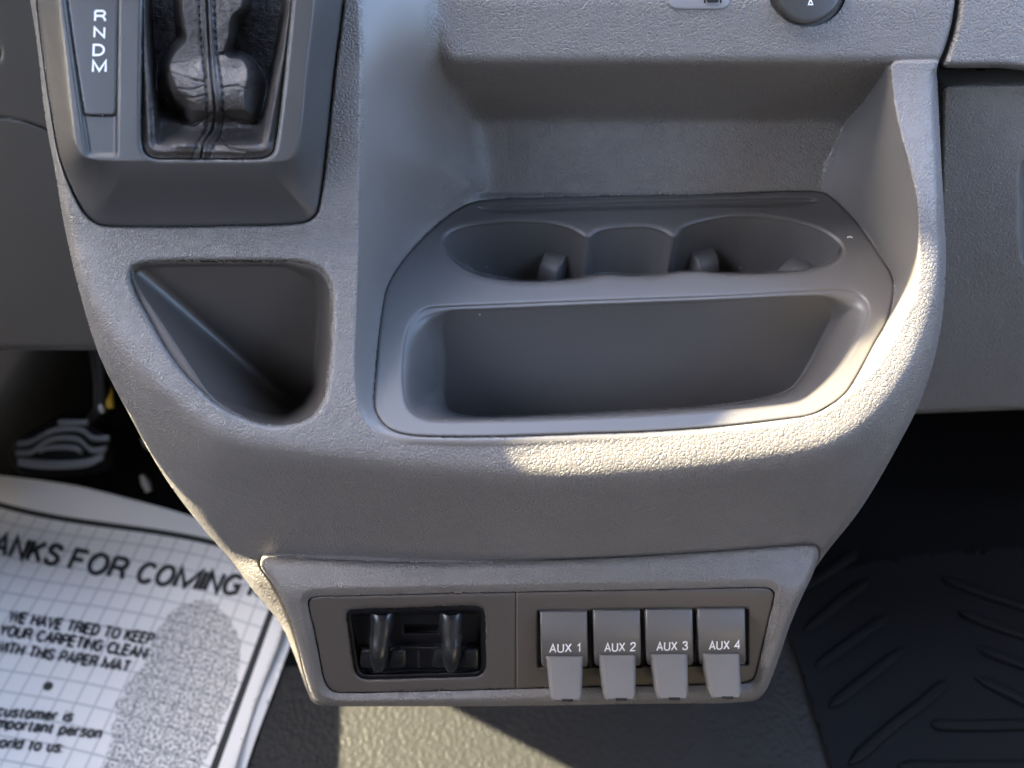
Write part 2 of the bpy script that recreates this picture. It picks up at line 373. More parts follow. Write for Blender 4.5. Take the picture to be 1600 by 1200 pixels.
GREY = (.142, .131, .124)
M_leather = grain('grained_grey_plastic', GREY, rough=.45, scale=455, dist=.00034, spec=.6)
M_house = grain('console_skin', GREY, rough=.45, scale=455, dist=.00034, spec=.6, att=True)
M_fine = grain('fine_grained_grey_plastic', (.128, .122, .119), rough=.40, scale=1400, dist=.00006)
M_dash = grain('grained_dash_plastic', (.150, .143, .140), rough=.48, scale=410, dist=.0004)
M_glove = grain('grained_glove_box_plastic', (.185, .178, .175), rough=.48, scale=430, dist=.0004)
M_dashdark = plastic('dark_dash_plastic', (.074, .069, .064), rough=.6)
M_insert = plastic('satin_insert_plastic', (.086, .080, .077), rough=.40, scale=2600, dist=.00004, specks=60)
M_pocket = plastic('smooth_pocket_plastic', (.062, .054, .049), rough=.38, dist=.00002, specks=70)
M_bezel = plastic('shifter_bezel_plastic', (.054, .052, .052), rough=.36, scale=1700, dist=.00010, specks=55)
M_ind = plastic('indicator_plastic', (.050, .049, .049), rough=.35, dist=.00001, specks=70)
M_boot = grain('black_leather', (.034, .028, .0255), rough=.37, scale=620, dist=.00020, spec=.6, stretch=(1, 1.7, 1.7))
M_thread = plastic('navy_thread', (.006, .007, .012), rough=.7)
M_plate = plastic('switch_plate_plastic', (.070, .060, .054), rough=.5, scale=1500, dist=.00006)
M_switch = plastic('grey_switch_plastic', (.138, .129, .124), rough=.34, dist=.00001, var=.03)
M_rocker = plastic('grey_rocker_plastic', (.100, .092, .088), rough=.40, dist=.00001, var=.03)
M_black = plastic('black_plastic', (.006, .006, .008), rough=.3, dist=.00002, specks=90)
M_glossblack = plastic('gloss_black_plastic', (.012, .0125, .014), rough=.26, dist=.00002, specks=120)
M_gap = plastic('gap_black', (.004, .004, .005), rough=.8)
M_white = plastic('white_print', (.85, .85, .85), rough=.5, dist=0)
M_rubber = plastic('black_rubber', (.0035, .004, .0055), rough=.62, scale=500, dist=.0002, spec=.16)
M_ribs = plastic('worn_rubber_edge', (.008, .009, .011), rough=.5, spec=.45)
M_metal = plastic('zinc_metal', (.35, .34, .33), rough=.4, metal=.8)
M_yellow = plastic('yellow_plastic', (.50, .33, .02), rough=.5)
M_ink = plastic('black_ink', (.02, .02, .022), rough=.6, dist=0)
M_cloth = plastic('dark_trim', (.05, .05, .05), rough=.9)
M_seat = plastic('tan_cloth', (.17, .15, .13), rough=.9)

# ------------------------------------------------------------------ outlines (traced, then laid on the surfaces)
SIL = Poly([(30,-160),(38,-60),(47,0),(58,70),(70,180),(85,262),(100,350),(124,455),(155,555),(200,645),(255,742),(300,804),(365,882),(400,928),
            (440,978),(462,1030),(478,1075),(490,1098),(512,1103),(700,1100),(900,1098),(1100,1085),(1180,1040),(1225,960),(1262,905),(1290,865),
            (1345,795),(1400,702),(1440,622),(1468,525),(1478,420),(1475,330),(1470,240),(1465,130),(1464,105),(1474,80),(1484,48),(1491,10),(1496,-60),(1500,-160),(760,-160)], margin=60)
TOP = Poly([(45,-300),(58,0),(80,180),(104,345),(134,455),(200,560),(280,638),(345,684),(430,706),(560,722),(680,735),(800,744),(900,747),(1000,742),
            (1100,733),(1200,720),(1290,702),(1345,672),(1390,628),(1430,565),(1460,480),(1470,400),(1466,300),(1462,150),(1490,60),(1500,-300),(760,-300)], margin=420, res=4)
RO = Poly([(556,-300),(559,0),(562,120),(560,260),(559,400),(556,500),(553,560),(556,615),(570,660),(610,690),(680,697),(777,698),(910,692),(1010,685),(1120,675),
           (1230,660),(1300,632),(1345,600),(1380,560),(1412,500),(1432,440),(1437,385),(1428,300),(1412,220),(1398,150),(1389,112),(1394,101),(1402,98),(1430,97.5),(1460,97.5),(1490,97.5),(1515,96),(1540,80),(1560,-100),(1560,-300),(1000,-300)], margin=120, n=6)
RI = Poly([(706,-300),(700,-60),(697,60),(706,110),(735,180),(752,240),(757,300),(720,325),(665,367),(623,414),(604,448),(594,497),(587,577),(584,623),(597,658),
           (623,676),(682,683),(777,684),(910,679),(1000,676),(1120,668),(1225,656),(1281,645),(1319,618),(1337,592),(1367,536),(1386,502),(1396,456),(1395,430),
           (1376,402),(1337,345),(1286,298),(1298,255),(1312,212),(1337,172),(1365,140),(1388,108),(1396,97),(1406,94),(1430,93),(1460,93),(1490,93),(1520,92),(1550,76),(1580,-100),(1580,-300),(1000,-300)], margin=260, n=6)
INSP = [(751,313),(727,320),(707,332),(665,367),(623,416),(605,448),(595,497),(587,577),(584,623),(586,642),(597,660),(612,672),(640,680),(682,682.5),(777,682.5),(910,678),
        (1000,675),(1120,667),(1225,655),(1262,650),(1284,642),(1319,617),(1337,591),(1367,535),(1386,501),(1395,468),(1396,440),(1391,424),(1376,402),(1337,345),(1297,306),(1285,300),(1100,303),(900,307)]
INS = Poly(INSP, margin=60)
INS_HOLE = Poly(INSP, margin=60)
BIN = Poly([(204,432),(207,420),(224,412),(280,408.5),(360,408),(440,408.5),(476,411),(498,420),(512,436),(518,456),(519,480),(517,540),(512,590),(508,616),(500,634),(487,650),(464,661),
            (436,665),(410,662.5),(385,655),(344,635),(310,606),(280,574),(255,538),(235,502),(214,462)], margin=60)
BIN_IN = Poly([(226,424),(250,445),(290,480),(330,520),(370,560),(405,598),(432,625),(460,640),(485,620),(498,580),(503,500),(502,455),(492,432),(470,422),(360,414)], margin=120)
PAN = Poly([(407,884),(409,873),(418,869),(450,870),(550,875),(650,878),(760,878),(860,875),(1000,868),(1120,860),(1220,852),(1262,849),(1276,852),(1279,864),(1272,892),
            (1252,935),(1234,978),(1220,1020),(1206,1058),(1196,1080),(1182,1093),(1160,1097),(1000,1100),(800,1103),(620,1103.5),(520,1102),(500,1098),(488,1086),(478,1060),(466,1010),(450,960),(428,915)], margin=60)
PLT = Poly([(481,941),(484,935),(492,932),(560,930),(700,926.5),(805,924.5),(950,922),(1100,919),(1190,917.5),(1203,919),(1210,926),(1209,938),(1200,975),(1190,1018),(1182,1052),(1176,1063),
            (1160,1068),(1100,1069.5),(950,1073),(805,1077),(650,1081),(540,1083),(522,1081.5),(512,1074),(505,1060),(497,1020),(488,975)], margin=60)
BEZ = Poly([(52,-160),(58,0),(68,90),(81,180),(96,256),(124,322),(139,342),(158,352.5),(190,355),(360,354),(455,351),(482,346),(496,333),(502,308),(512,224),(524,110),(538,0),(548,-160)], margin=60)
PL = Poly([(84,-160),(93,0),(103,85),(113,180),(122,232),(134,246),(300,249),(446,251),(458,244),(466,224),(478,110),(490,0),(500,-160)], margin=120)
BO = Poly([(224,-160),(223.5,0),(222,100),(221,180),(222,226),(228,241),(242,248),(280,249),(330,249),(400,248.5),(416,246),(427,238),(431,222),(437,180),(447,90),(456,0),(470,-160)], margin=60)
IND = Poly([(96,-160),(105,-6),(106,2),(119,96),(131,170),(133,177.5),(138,179.5),(174,180),(179,179),(181,174),(183,90),(185,0),(188,-160)], margin=40, res=2)

# ------------------------------------------------------------------ depth laws (distances along the optical axis, metres)
topP = prof([(-200,.395),(0,.397),(200,.411),(370,.4245),(500,.4235),(600,.420),(690,.4172),(800,.4165),(1500,.4165)], 14)
backP = prof([(-200,.50),(600,.50),(850,.4875),(905,.489),(1100,.532),(1500,.56)], 8)
recP = prof([(-200,.423),(0,.4285),(97,.4395),(188,.518),(300,.536),(1500,.536)], 7)
panP = prof([(840,.4805),(872,.4800),(884,.4775),(918,.4750),(932,.4762),(1090,.5125),(1200,.54)], 4)
def t_insert(X, Y):
    yc = -(Y-600)/FPX; k = (1+yc)/(1-yc); return .7071*(k+1)*(.3577/(1+.1546*k))
LINE = cr([(262,715),(330,757),(400,779),(480,791),(620,799),(760,802),(900,800),(1040,795),(1160,787),(1260,775),(1330,750)], False, 4)
def polydist(X, Y, L, box=12):
    m = (X > L[:, 0].min()-box) & (X < L[:, 0].max()+box) & (Y > L[:, 1].min()-box) & (Y < L[:, 1].max()+box)
    D = np.full(len(X), 1e3)
    if m.any(): D[m] = segdist(X[m], Y[m], L[:-1], L[1:])[0]
    return D
_v = np.arange(-200, 1500, 1.0)
def _sm():
    f = np.where(_v < 301, recP(_v), t_insert(_v*0+800, np.clip(_v, -150, 1200))); g = 38; k = np.exp(-.5*(np.arange(-3*g, 3*g+1)/g)**2); k /= k.sum()
    return np.convolve(np.pad(f, 3*g, mode='edge'), k, 'valid')
recS = _sm()
def t_shell(X, Y):
    d = -TOP(X, Y); k = 9.0
    soft = k*np.logaddexp(0, d/k)
    t = topP(Y)+.00050*soft+.031*smooth01((X-1150)/150)*smooth01((360-Y)/255)
    return smin(t, backP(Y)+.012*((X-850)/430)**2*(Y > 0), .006)
def t_rec(X, Y):
    r = recP(Y); i = t_insert(X, Y)
    m = smooth01((Y-296)/10)
    return r*(1-m)+i*m
QH = QField(RO, RI, .35, 15, lambda X, Y: smooth01((800-X)/50)*smooth01((345-Y)/40)*smooth01(RO(X, Y)/26))
def _wall():
    """the slanted right wall: one smooth sheet between the rail edge and the recess edge (1/t is linear on a plane)"""
    P = []
    for pl, f in ((RO, t_shell), (RI, t_rec)):
        q = pl.p; m = (q[:, 0] > 1284) & (q[:, 1] > 104) & (q[:, 1] < 470); P.append(np.stack([q[m, 0], q[m, 1], f(q[m, 0], q[m, 1])], 1))
    P = np.concatenate(P); x = (P[:, 0]-1380)/100; y = (P[:, 1]-280)/180
    M = np.stack([x*0+1, x, y, x*y, y*y, x*x, y**3, x*y*y], 1); c = np.linalg.lstsq(M, 1/P[:, 2], rcond=None)[0]
    return lambda X, Y: 1/(c[0]+c[1]*(X-1380)/100+c[2]*(Y-280)/180+c[3]*(X-1380)/100*(Y-280)/180+c[4]*((Y-280)/180)**2+c[5]*((X-1380)/100)**2+c[6]*((Y-280)/180)**3+c[7]*(X-1380)/100*((Y-280)/180)**2)
t_wall = _wall()
def t_house(X, Y):
    a = t_shell(X, Y); q = QH(X, Y)
    wq = smooth01((q-.90)/.1); up = smooth01((470-Y)/120)*smooth01((Y-120)/60); lf = smooth01((800-X)/60)*smooth01((470-Y)/120); wq = 1-(1-wq)*np.maximum(up, lf)
    rr = t_rec(X, Y)*wq+np.interp(Y, _v, recS)*(1-wq); t = a*(1-q)+rr*q
    wm = smooth01((X-1225)/30)*smooth01((Y-101)/7)*smooth01((480-Y)/70)
    tw = smax(a, smin(t_rec(X, Y), t_wall(X, Y), .002), .0025); t = t*(1-wm)+tw*wm
    s = SIL(X, Y)
    hi_ = smooth01((118-Y)/12)*(X > 1300); t = t+bevel(s, 13, .012)*(1-hi_)+bevel(s, 4, .002)*hi_
    # rolled rim of the pocket opening and of the insert seat
    b = -BIN(X, Y); t = t+bevel(b, 9, .004)
    i = -INS(X, Y); t = t+np.where(Y > 330, bevel(i, 4, .0016), bevel(i, 2, .0006))
    z = -BEZ(X, Y); t = t+bevel(z, 3, .0035)+.003*(z < 0)*(z > -20)
    p = -PAN(X, Y); t = t+bevel(p, 4, .004)
    t = t-.0003*np.exp(-(polydist(X, Y, LINE)/1.8)**2)
    # groove of the joint at the upper right corner
    return t

# ------------------------------------------------------------------ the centre console
console = empty('center_console', (0, .45, 0), 'grey moulded van centre console with cup holders, shifter and switch panel', 'center console')
fine_ids = None
def house_mat(X, Y):
    q = blend(RO, RI, X, Y, 0)
    left = (q > .04) & (q < .985) & (X < 760) & (Y > -200)
    right = (q > .03) & (q < .97) & (X > 1250) & (Y > 104)
    low = (q > .3) & (Y > 330)
    return ((left | right | low)).astype(int)
KN = Poly([(1262+62*math.cos(a), -19+61*math.sin(a)) for a in np.linspace(0, 2*math.pi, 24, False)], margin=40)
house = patch('housing', SIL, t_house, step=1.9, holes=(INS_HOLE, BIN, KN, PL), mat=M_house, parent=console, skirt=.09, back=(0, 1, 0), bbox=(-40, -110, 1900, 1400))

hv = np.empty(len(house.data.vertices)*3); house.data.vertices.foreach_get('co', hv); hX, hY = project(hv.reshape(-1, 3)+ORG['housing'])
hq = QH(hX, hY); ga = np.ones(len(hX))
ga -= smooth01(hq/.08)*smooth01((.985-hq)/.30)*smooth01((780-hX)/40)
ga -= smooth01(hq/.08)*smooth01((.99-hq)/.05)*smooth01((hX-1230)/30)*smooth01((hY-104)/8)
ga *= 1-smooth01((hq-.1)/.4)*smooth01((hY-310)/30)
at_ = house.data.attributes.new('grain', 'FLOAT', 'POINT'); at_.data.foreach_set('value', np.clip(ga, 0, 1).astype(np.float32))

# storage pocket on the left: far wall runs straight down from the top rim
def _left():
    """slanted left wall of the pocket: a plane from its outer edge to the fold against the far wall"""
    E = np.array([(212,455),(235,502),(280,574),(330,626),(385,655)], float); C = np.array([(240,436),(290,484),(345,540),(395,590),(430,625)], float)
    P = np.concatenate([np.c_[E, t_shell(E[:, 0], E[:, 1])+.002], np.c_[C, .352/ray(C[:, 0], C[:, 1])[:, 1]]])
    x = (P[:, 0]-320)/100; y = (P[:, 1]-540)/100; c = np.linalg.lstsq(np.stack([x*0+1, x, y], 1), 1/P[:, 2], rcond=None)[0]
    return lambda X, Y: 1/np.clip(c[0]+c[1]*(X-320)/100+c[2]*(Y-540)/100, 1.2, 4)
t_left = _left()
def t_bin(X, Y):
    r = t_shell(X, Y); far = .352/ray(X, Y)[:, 1]*(1-.02*smooth01((Y-430)/230))
    far = smin(far, t_floor(X, Y, .395), .01); b = BIN(X, Y)
    w_ = 9+16*smooth01((X-440)/40)+10*smooth01((Y-600)/50)
    return r+.0036+np.maximum(smin(far, t_left(X, Y), .020)-r-.0036, 0)*smooth01(b/w_)
patch('storage_pocket', BIN, t_bin, step=1.9, mat=M_pocket, parent=console, skirt=0)

# cup holder insert
CUPL = [(692,383),(694,370),(706,360),(725,353),(765,346),(816,344),(860,347),(892,355),(919,369),(931,361),(948,356),(989,352),(1020,354),(1038,360),(1053,368),(1066,355),(1092,345),(1154,335),(1216,340),(1258,349),(1292,363),(1313,380),
        (1317,394),(1311,405),(1297,414),(1257,424.5),(1196,429),(1134,429),(1092,426),(1062,427),(1031,432.5),(985,433),(944,431),(925,434),(907,437.5),(880,440),(845,441.5),(800,440.5),(770,436),(745,430),(721,419),(700,400)]
CUP = Poly(CUPL, n=4, margin=40, res=2)
TRAY = Poly([(630,600),(630,570),(633,535),(640,510),(650,495),(668,483),(700,479.5),(760,477),(900,471),(1120,463),(1290,454),(1320,454),(1342,460),(1354,472),(1357,488),(1350,510),(1328,552),(1300,590),(1272,615),(1256,625),(1236,630.5),
             (1112,642),(1000,649),(910,653),(800,656),(700,657),(668,655),(648,647),(636,632)], margin=60, res=2)
TRAY_IN = Poly([(700,640),(697,560),(694,505),(705,490),(760,486),(900,480),(1120,472),(1240,464),(1290,470),(1297,490),(1280,530),(1255,580),(1235,606),(1200,620),(1112,634),(1000,641),(910,646),(800,650),(730,650)], margin=130)
SLOT = Poly([(744,323),(760,321),(900,316),(1100,310),(1250,307),(1268,308),(1278,313),(1274,319),(1252,323),(1100,326.5),(900,331.5),(780,335.5),(762,334)], margin=20, res=1.5)
# footprint of the cups seen from above: far rim as y over x
def far_rim(pts, tf):
    a = np.array(pts, float); p = P3(a[:, 0], a[:, 1], tf(a[:, 0], a[:, 1])); return p[:, 0], p[:, 1]
far_pts = cr(CUPL[1:22], False, 6); CX, CY = far_rim(far_pts, t_insert); oo = np.argsort(CX); CX = CX[oo]; CY = CY[oo]
def t_cup(X, Y):
    d = ray(X, Y); t = t_insert(X, Y)
    for _ in range(12):
        yf = np.interp(d[:, 0]*t, CX, CY); t = .5*t+.5*yf/d[:, 1]
    return np.minimum(t, t_floor(X, Y, .415))
def t_ins(X, Y):
    b = t_insert(X, Y)-.0008
    t = b+bevel(INS(X, Y), 5, .0022)
    s = CUP(X, Y); inside = s > -1
    tc = np.maximum(t_cup(X, Y), b)
    q = smooth01(s/5.0)
    t = np.where(inside, b+(tc-b)*q+.0006*smooth01((s+1)/3), t)
    t = t+np.where(~inside, bevel(-s-1, 7, .0012), .0012*(1-q))
    # tray: far wall, sloped ends
    st = TRAY(X, Y); d = ray(X, Y); far = (.3845-.012*smooth01((Y-480)/170))/d[:, 1]
    x0 = np.interp(X, [600, 1400], [.0, .0])
    yf = np.interp(X, [630, 700, 900, 1120, 1340], [.3640,.3655,.3695,.3742,.3790])
    far = yf/d[:, 1]*(1-.035*smooth01((Y-470)/180))
    far = np.minimum(far, t_floor(X, Y, .33))
    q = blend(TRAY, TRAY_IN, X, Y, .95)
    t = np.where(st > 0, b+np.maximum(far-b, 0)*q+.0014, t+bevel(-st, 6, .0014))
    sl = SLOT(X, Y); t = t+.0045*smooth01(sl/6.5)*(sl > 0)
    return t
insert = patch('cup_holder_insert', INS, t_ins, step=1.3, mat=M_insert, parent=console, skirt=.012, back=(0, 0, -1))

# spring tabs that grip the cups
def tab(px, py, wpx, hpx, lean, tilt, lift):
    """upright finger leaning out of the cup wall"""
    t0 = float(t_cup(np.array([px], float), np.array([py], float))[0])
    base = P3(np.array([px]), np.array([py]), np.array([t0]))[0]
    wd = wpx*t0/FPX/2; hh = hpx*t0/FPX*1.25
    right = Vector((math.cos(lean), math.sin(lean), 0)); out = Vector((math.sin(lean), -math.cos(lean), 0))
    top = Vector(base)+Vector((0, 0, 0)); secs = []
    for k, (dz, th, off) in enumerate([(0, .0008, .001), (-.0006, .0032, .0015), (-.0025, .0058, .003), (-.007, .0075, .0048), (-.016, .0085, .006), (-.035, .0085, .006)]):
        c = top+Vector((tilt*dz, 0, dz))+out*(off-.001)
        secs.append([c+right*a+out*b for a, b in rrect(wd*(.86 if k == 0 else 1), th, .0018, 3)])
    return loft('grip_tab', secs, M_insert, insert)
tab(869, 396, 34, 40, R(-32), 0, 0)
tab(1098, 391, 38, 40, R(24), 0, 0)
tab(1256, 408, 36, 30, R(-60), .3, 0)
tab(722, 413, 16, 20, R(50), 0, 0)

# ------------------------------------------------------------------ shifter surround
def t_bez(X, Y):
    lo = topP(Y)+.0015; hi = topP(Y)-.021
    q = blend(BEZ, PL, X, Y, .35)
    t = lo+(hi-lo)*q
    t = t+bevel(BEZ(X, Y), 6, .004)
    t = t+bevel(-BO(X, Y), 7, .0022)
    # shallow channel that carries the indicator
    ch = smooth01((X-np.interp(Y, [0, 245], [98, 132]))/10)*smooth01((np.interp(Y, [0, 245], [189, 186])-X)/8)*smooth01((247-Y)/10)
    return t+.0022*ch
bez = patch('shifter_surround', BEZ, t_bez, step=1.7, holes=(BO,), mat=M_bezel, parent=console, skirt=.008, back=(0, .8, -.6), bbox=(-40, -110, 900, 500))
def t_ind(X, Y): return t_bez(X, Y)-.0016+bevel(IND(X, Y), 2.5, .0008)
ind = patch('gear_indicator', IND, lambda X, Y: topP(Y)-.021+.0022-.0016+bevel(IND(X, Y), 2.5, .0008), step=1.7, mat=M_ind, parent=console, skirt=.003, bbox=(-40, -110, 900, 500))
IGAP = Poly([(p[0]+(2.2 if p[0] > 150 else -2.2), p[1]+2.2) for p in [(96,-160),(105,-6),(106,2),(119,96),(131,170),(133,177.5),(138,179.5),(174,180),(179,179),(181,174),(183,90),(185,0),(188,-160)]], margin=40, res=2)
patch('indicator_gap', IGAP, lambda X, Y: topP(Y)-.021+.0022-.0004, step=2.5, mat=M_gap, parent=console, skirt=0, bbox=(-40, -110, 900, 500))
find = lambda X, Y: topP(Y)-.021+.0022-.0016
for ch, cx, y0, y1, hw in (('R', 156.5, 17, 32.5, 9), ('N', 155, 43, 58, 8.5), ('D', 154, 70, 86, 9), ('M', 155, 95, 112, 11)):
    text('gear_letter', ch, (cx-hw*.9, y1), (cx+hw*.9, y1), (0.6, -(y1-y0)), find, M_white, ind, bold=.20)
#text('gear_letter', 'P', (150, 5), (168, 5), (0.6, -15), lambda X, Y: find(X, Y-0), M_white, ind, bold=.20)

# leather boot
NECK = Poly([(276,-160),(277,0),(281,40),(284,60),(268,78),(258,98),(252,118),(248,140),(252,160),(262,178),(282,200),(318,207),(360,205),(400,203),(414,188),(415,155),(410,130),(398,106),(378,86),(358,82),(364,60),(368,30),(384,14),(384,-30),(370,-160)], margin=60, res=2)
CENTER = cr([(322,-100),(323,0),(326,62),(329,109),(334,156),(335.5,181),(331,203),(319,222),(313,252)], False, 5)
LST = cr([(308,-60),(310,0),(315,81),(320,125),(323,175),(321.5,200),(310,219),(301,247)], False, 6)
RST = cr([(333,-60),(335,0),(338.5,78),(345,125),(348.5,175),(344,210),(333,228),(327,247)], False, 6)
def fbm(X, Y, seed=0):
    v = 0
    rs = np.random.RandomState(seed)
    for k in range(14):
        f = .02*1.22**k; a = rs.rand()*6.28; ph = rs.rand()*6.28
        v = v+np.sin((X*math.cos(a)+Y*math.sin(a))*f*2.2+ph+1.4*np.sin(X*f*.7+ph*2)+1.2*np.sin(Y*f*.9+ph))/(1+.35*k)
    return v/3
rc = np.random.RandomState(11); CREASE = []
for _ in range(26):
    sd_ = rc.rand() < .5; cx = rc.uniform(262, 312) if sd_ else rc.uniform(350, 405); cy = rc.uniform(92, 188); l = rc.uniform(9, 22); a = rc.uniform(-.35, .35)+(.25 if sd_ else -.2)
    CREASE.append((cr([(cx-l*math.cos(a), cy-l*math.sin(a)), (cx, cy+rc.uniform(-3, 3)), (cx+l*math.cos(a), cy+l*math.sin(a))], False, 4), rc.uniform(1.0, 1.8), rc.uniform(.00008, .00022)))
def t_boot(X, Y):
    s = BO(X, Y); edge = topP(Y)-.0175
    ws = 2+19*smooth01(Y/235); void = edge+(.052-.028*smooth01((Y-110)/80))*smooth01((s-ws)/17)-.002*np.exp(-((s-ws*.6)/5)**2)
    n = NECK(X, Y)+8*smooth01((NECK(X, Y)+12)/8); wn = 16+26*smooth01((Y-95)/60); hgt = np.clip(np.clip(n, 0, None)/wn, 0, 1)**.55
    neck = edge+.040-.036*hgt-.010*np.exp(-((Y-150)/44)**2)*hgt
    neck = np.where(n > 0, neck, .6)
    cush = edge+.001+.010*smooth01((232-Y)/34)+.03*smooth01((196-Y)/40)-.006*np.exp(-(((X-285)/26)**2+((Y-226)/13)**2))-.004*np.exp(-(((X-385)/30)**2+((Y-232)/10)**2))
    neck = neck+.011*np.exp(-(((X-283)/15)**2+((Y-172)/20)**2))+.006*np.exp(-(((X-262)/14)**2+((Y-160)/26)**2))
    t = smin(smin(void, cush, .006), neck, .005)
    for L, w_, h in CREASE: t = t+h*np.exp(-(polydist(X, Y, L, 8)/w_)**2)
    # folds round the bulge
    def fold(pts, wpx, h):
        L = cr(pts, False, 5); return h*np.exp(-(polydist(X, Y, L, 25)/wpx)**2)
    t = t+fold([(276,165),(283,184),(300,194),(322,184),(334,176)], 2.2, .0022)+fold([(346,170),(358,184),(380,190),(408,193)], 2.0, .0026)
    t = t+fold([(262,150),(272,176),(284,192)], 3, .0022)+fold([(348,137),(370,134),(388,139),(402,130)], 1.6, .0009)
    t = t+fold([(250,108),(275,116),(300,124),(320,128)], 2, .0008)+fold([(345,214),(362,232),(382,236)], 2, .0015)
    t = t+fold([(345,84),(358,81),(384,84)], 2, .003)+fold([(278,138),(300,140),(318,134)], 1.6, .0007)+fold([(286,150),(303,153),(320,148)], 1.6, .0007)
    t = t+.0006*fbm(X, Y, 3)*smooth01(s/20)+.0002*fbm(X*2.3, Y*2.6, 5)*smooth01(s/20)
    dc = polydist(X, Y, CENTER, 30)
    t = t-.0012*smooth01((9-dc)/5)+.0024*np.exp(-(dc/1.5)**2)
    for ST in (LST, RST): t = t+.0006*np.exp(-(polydist(X, Y, ST, 10)/2.2)**2)
    t = t+bevel(s, 3, .002)
    return t
boot = patch('leather_boot', BO, t_boot, step=1.2, mat=M_boot, parent=console, skirt=0, bbox=(-40, -100, 900, 500))
BGAP = Poly([(218,-160),(218,100),(217,235),(232,252),(320,253),(410,252),(432,240),(442,180),(462,0),(476,-160)], margin=30)
smesh = None
for ST in (LST, RST):
    seg = np.linalg.norm(np.diff(ST, axis=0), axis=1); cum = np.concatenate([[0], np.cumsum(seg)]); n = int(cum[-1]/12.5)
    for k in range(n):
        a, b2 = (k+.10)*12.5, (k+.90)*12.5
        q = [(np.interp(c, cum, ST[:, 0]), np.interp(c, cum, ST[:, 1])) for c in (a, (a+b2)/2, b2)]
        qa = np.array(q); tt = t_boot(qa[:, 0], qa[:, 1]); tt[1] -= .0006
        tube('stitch', P3(qa[:, 0], qa[:, 1], tt), [.0004, .0006, .0004], M_thread, boot, 6)

# ------------------------------------------------------------------ lower switch panel
def t_pan0(X, Y): return panP(Y)+.009*((X-850)/430)**2*(np.abs(X-850) < 600)
def t_pan(X, Y):
    t = t_pan0(X, Y); o = -PLT(X, Y)
    t = t-.0035*smooth01(o/14)+bevel(PAN(X, Y), 12, .008)
    t = t+bevel(o, 3, .0012)
    return t
panel = patch('switch_panel', PAN, t_pan, step=1.8, holes=(PLT,), mat=M_leather, parent=console, skirt=.03, back=(0, .9, -.1))
def plate_poly(x0, x1):
    p = cr([tuple(q) for q in PLT.p[::5]], True, 5); c = PLT.p.mean(0)
    p = np.array([[q[0]-np.sign(q[0]-c[0])*1.6, q[1]-np.sign(q[1]-c[1])*1.4] for q in p])
    m = (p[:, 0] > x0) & (p[:, 0] < x1); q = p.copy()
    q[:, 0] = np.clip(q[:, 0], x0, x1); return Poly(q, smooth=False, margin=40)
PL_L = plate_poly(0, 805.4); PL_R = plate_poly(807.0, 2000)
CTRL = Poly([(541,963),(543,956),(550,952.5),(640,949),(735,946),(748,947.5),(756,953),(758,965),(759,1010),(759,1040),(756,1050),(748,1056),(735,1057.5),(650,1060),(575,1061.5),(563,1059),(555,1051),(549,1020),(544,985)], margin=30, res=2)
def t_plate(X, Y): return t_pan0(X, Y)+.0012
patch('switch_plate', PL_L, lambda X, Y: t_plate(X, Y)+bevel(PL_L(X, Y), 3, .0007)+bevel(-CTRL(X, Y), 7, .0016), step=1.8, holes=(CTRL,), mat=M_plate, parent=console, skirt=.008)['label'] = 'brown grey blanking plate round the black brake controller'
swells = [(844,918,955,1042),(927,1001,953,1041),(1008,1083,952,1039),(1090,1165,951,1038)]
def t_plr(X, Y):
    t = t_plate(X, Y)+bevel(PL_R(X, Y), 3, .0007)
    for a, b_, c, d in swells:
        m = smooth01((X-a+6)/7)*smooth01((b_+6-X)/7)*smooth01((Y-c+3)/4)*smooth01((d+3-Y)/6); t = t+.006*m
    return t
patch('switch_plate', PL_R, t_plr, step=1.5, mat=M_plate, parent=console, skirt=.008)['label'] = 'brown grey plate that holds the four auxiliary switches'
PGAP = Poly([(p[0], p[1]) for p in PLT.p[::5]], margin=30)
patch('panel_backing', PGAP, lambda X, Y: t_pan0(X, Y)+.010+.02*smooth01(CTRL(X, Y)/3), step=3, mat=M_gap, parent=console, skirt=0)

# trailer brake controller in the left plate
NIN = np.array([0, .94, -.33]); NUP = np.array([0, .33, .94])
ctl = patch('brake_controller', CTRL, lambda X, Y: t_plate(X, Y)+.0026+bevel(CTRL(X, Y)-0, 2, .001)*0+.010*smooth01((CTRL(X, Y)-6)/7)-.004*smooth01((Y-1008)/3)*smooth01((CTRL(X, Y)-11)/5)
            +.008*smooth01((7-np.abs(Y-983))/3)*smooth01((29-np.abs(X-659))/3)+.0010*np.exp(-((X-655)/1.3)**2)*(Y > 1012)*(Y < 1042)
            -.0012*smooth01((4-np.abs(Y-1013))/3)*smooth01((18-np.abs(X-642))/3)-.0012*smooth01((4-np.abs(Y-1013))/3)*smooth01((14-np.abs(X-672))/3), step=1.2, mat=M_black, parent=console, skirt=.02)
ctl['label'] = 'recessed black trailer brake controller with two sliders'
def bar(name, secs, mat, parent, nb=NIN, rr=.35, seg=5):
    rings = []
    for (xc, hw, v, off, th) in secs:
        t = float(t_plate(np.array([xc]), np.array([v]))[0]); w_ = hw*t/FPX
        c = P3(np.array([xc]), np.array([v]), np.array([t-off]))[0]
        tp = float(t-off); c = P3(np.array([float(xc)]), np.array([float(v)]), np.array([tp]))[0]
        rings.append([c+np.array([1, 0, 0])*a*(tp/t)+(np.array(nb)*(b_+th/2)) for a, b_ in rrect(w_, th/2, rr*min(w_*2, th), seg)])
    return loft(name, rings, mat, parent)
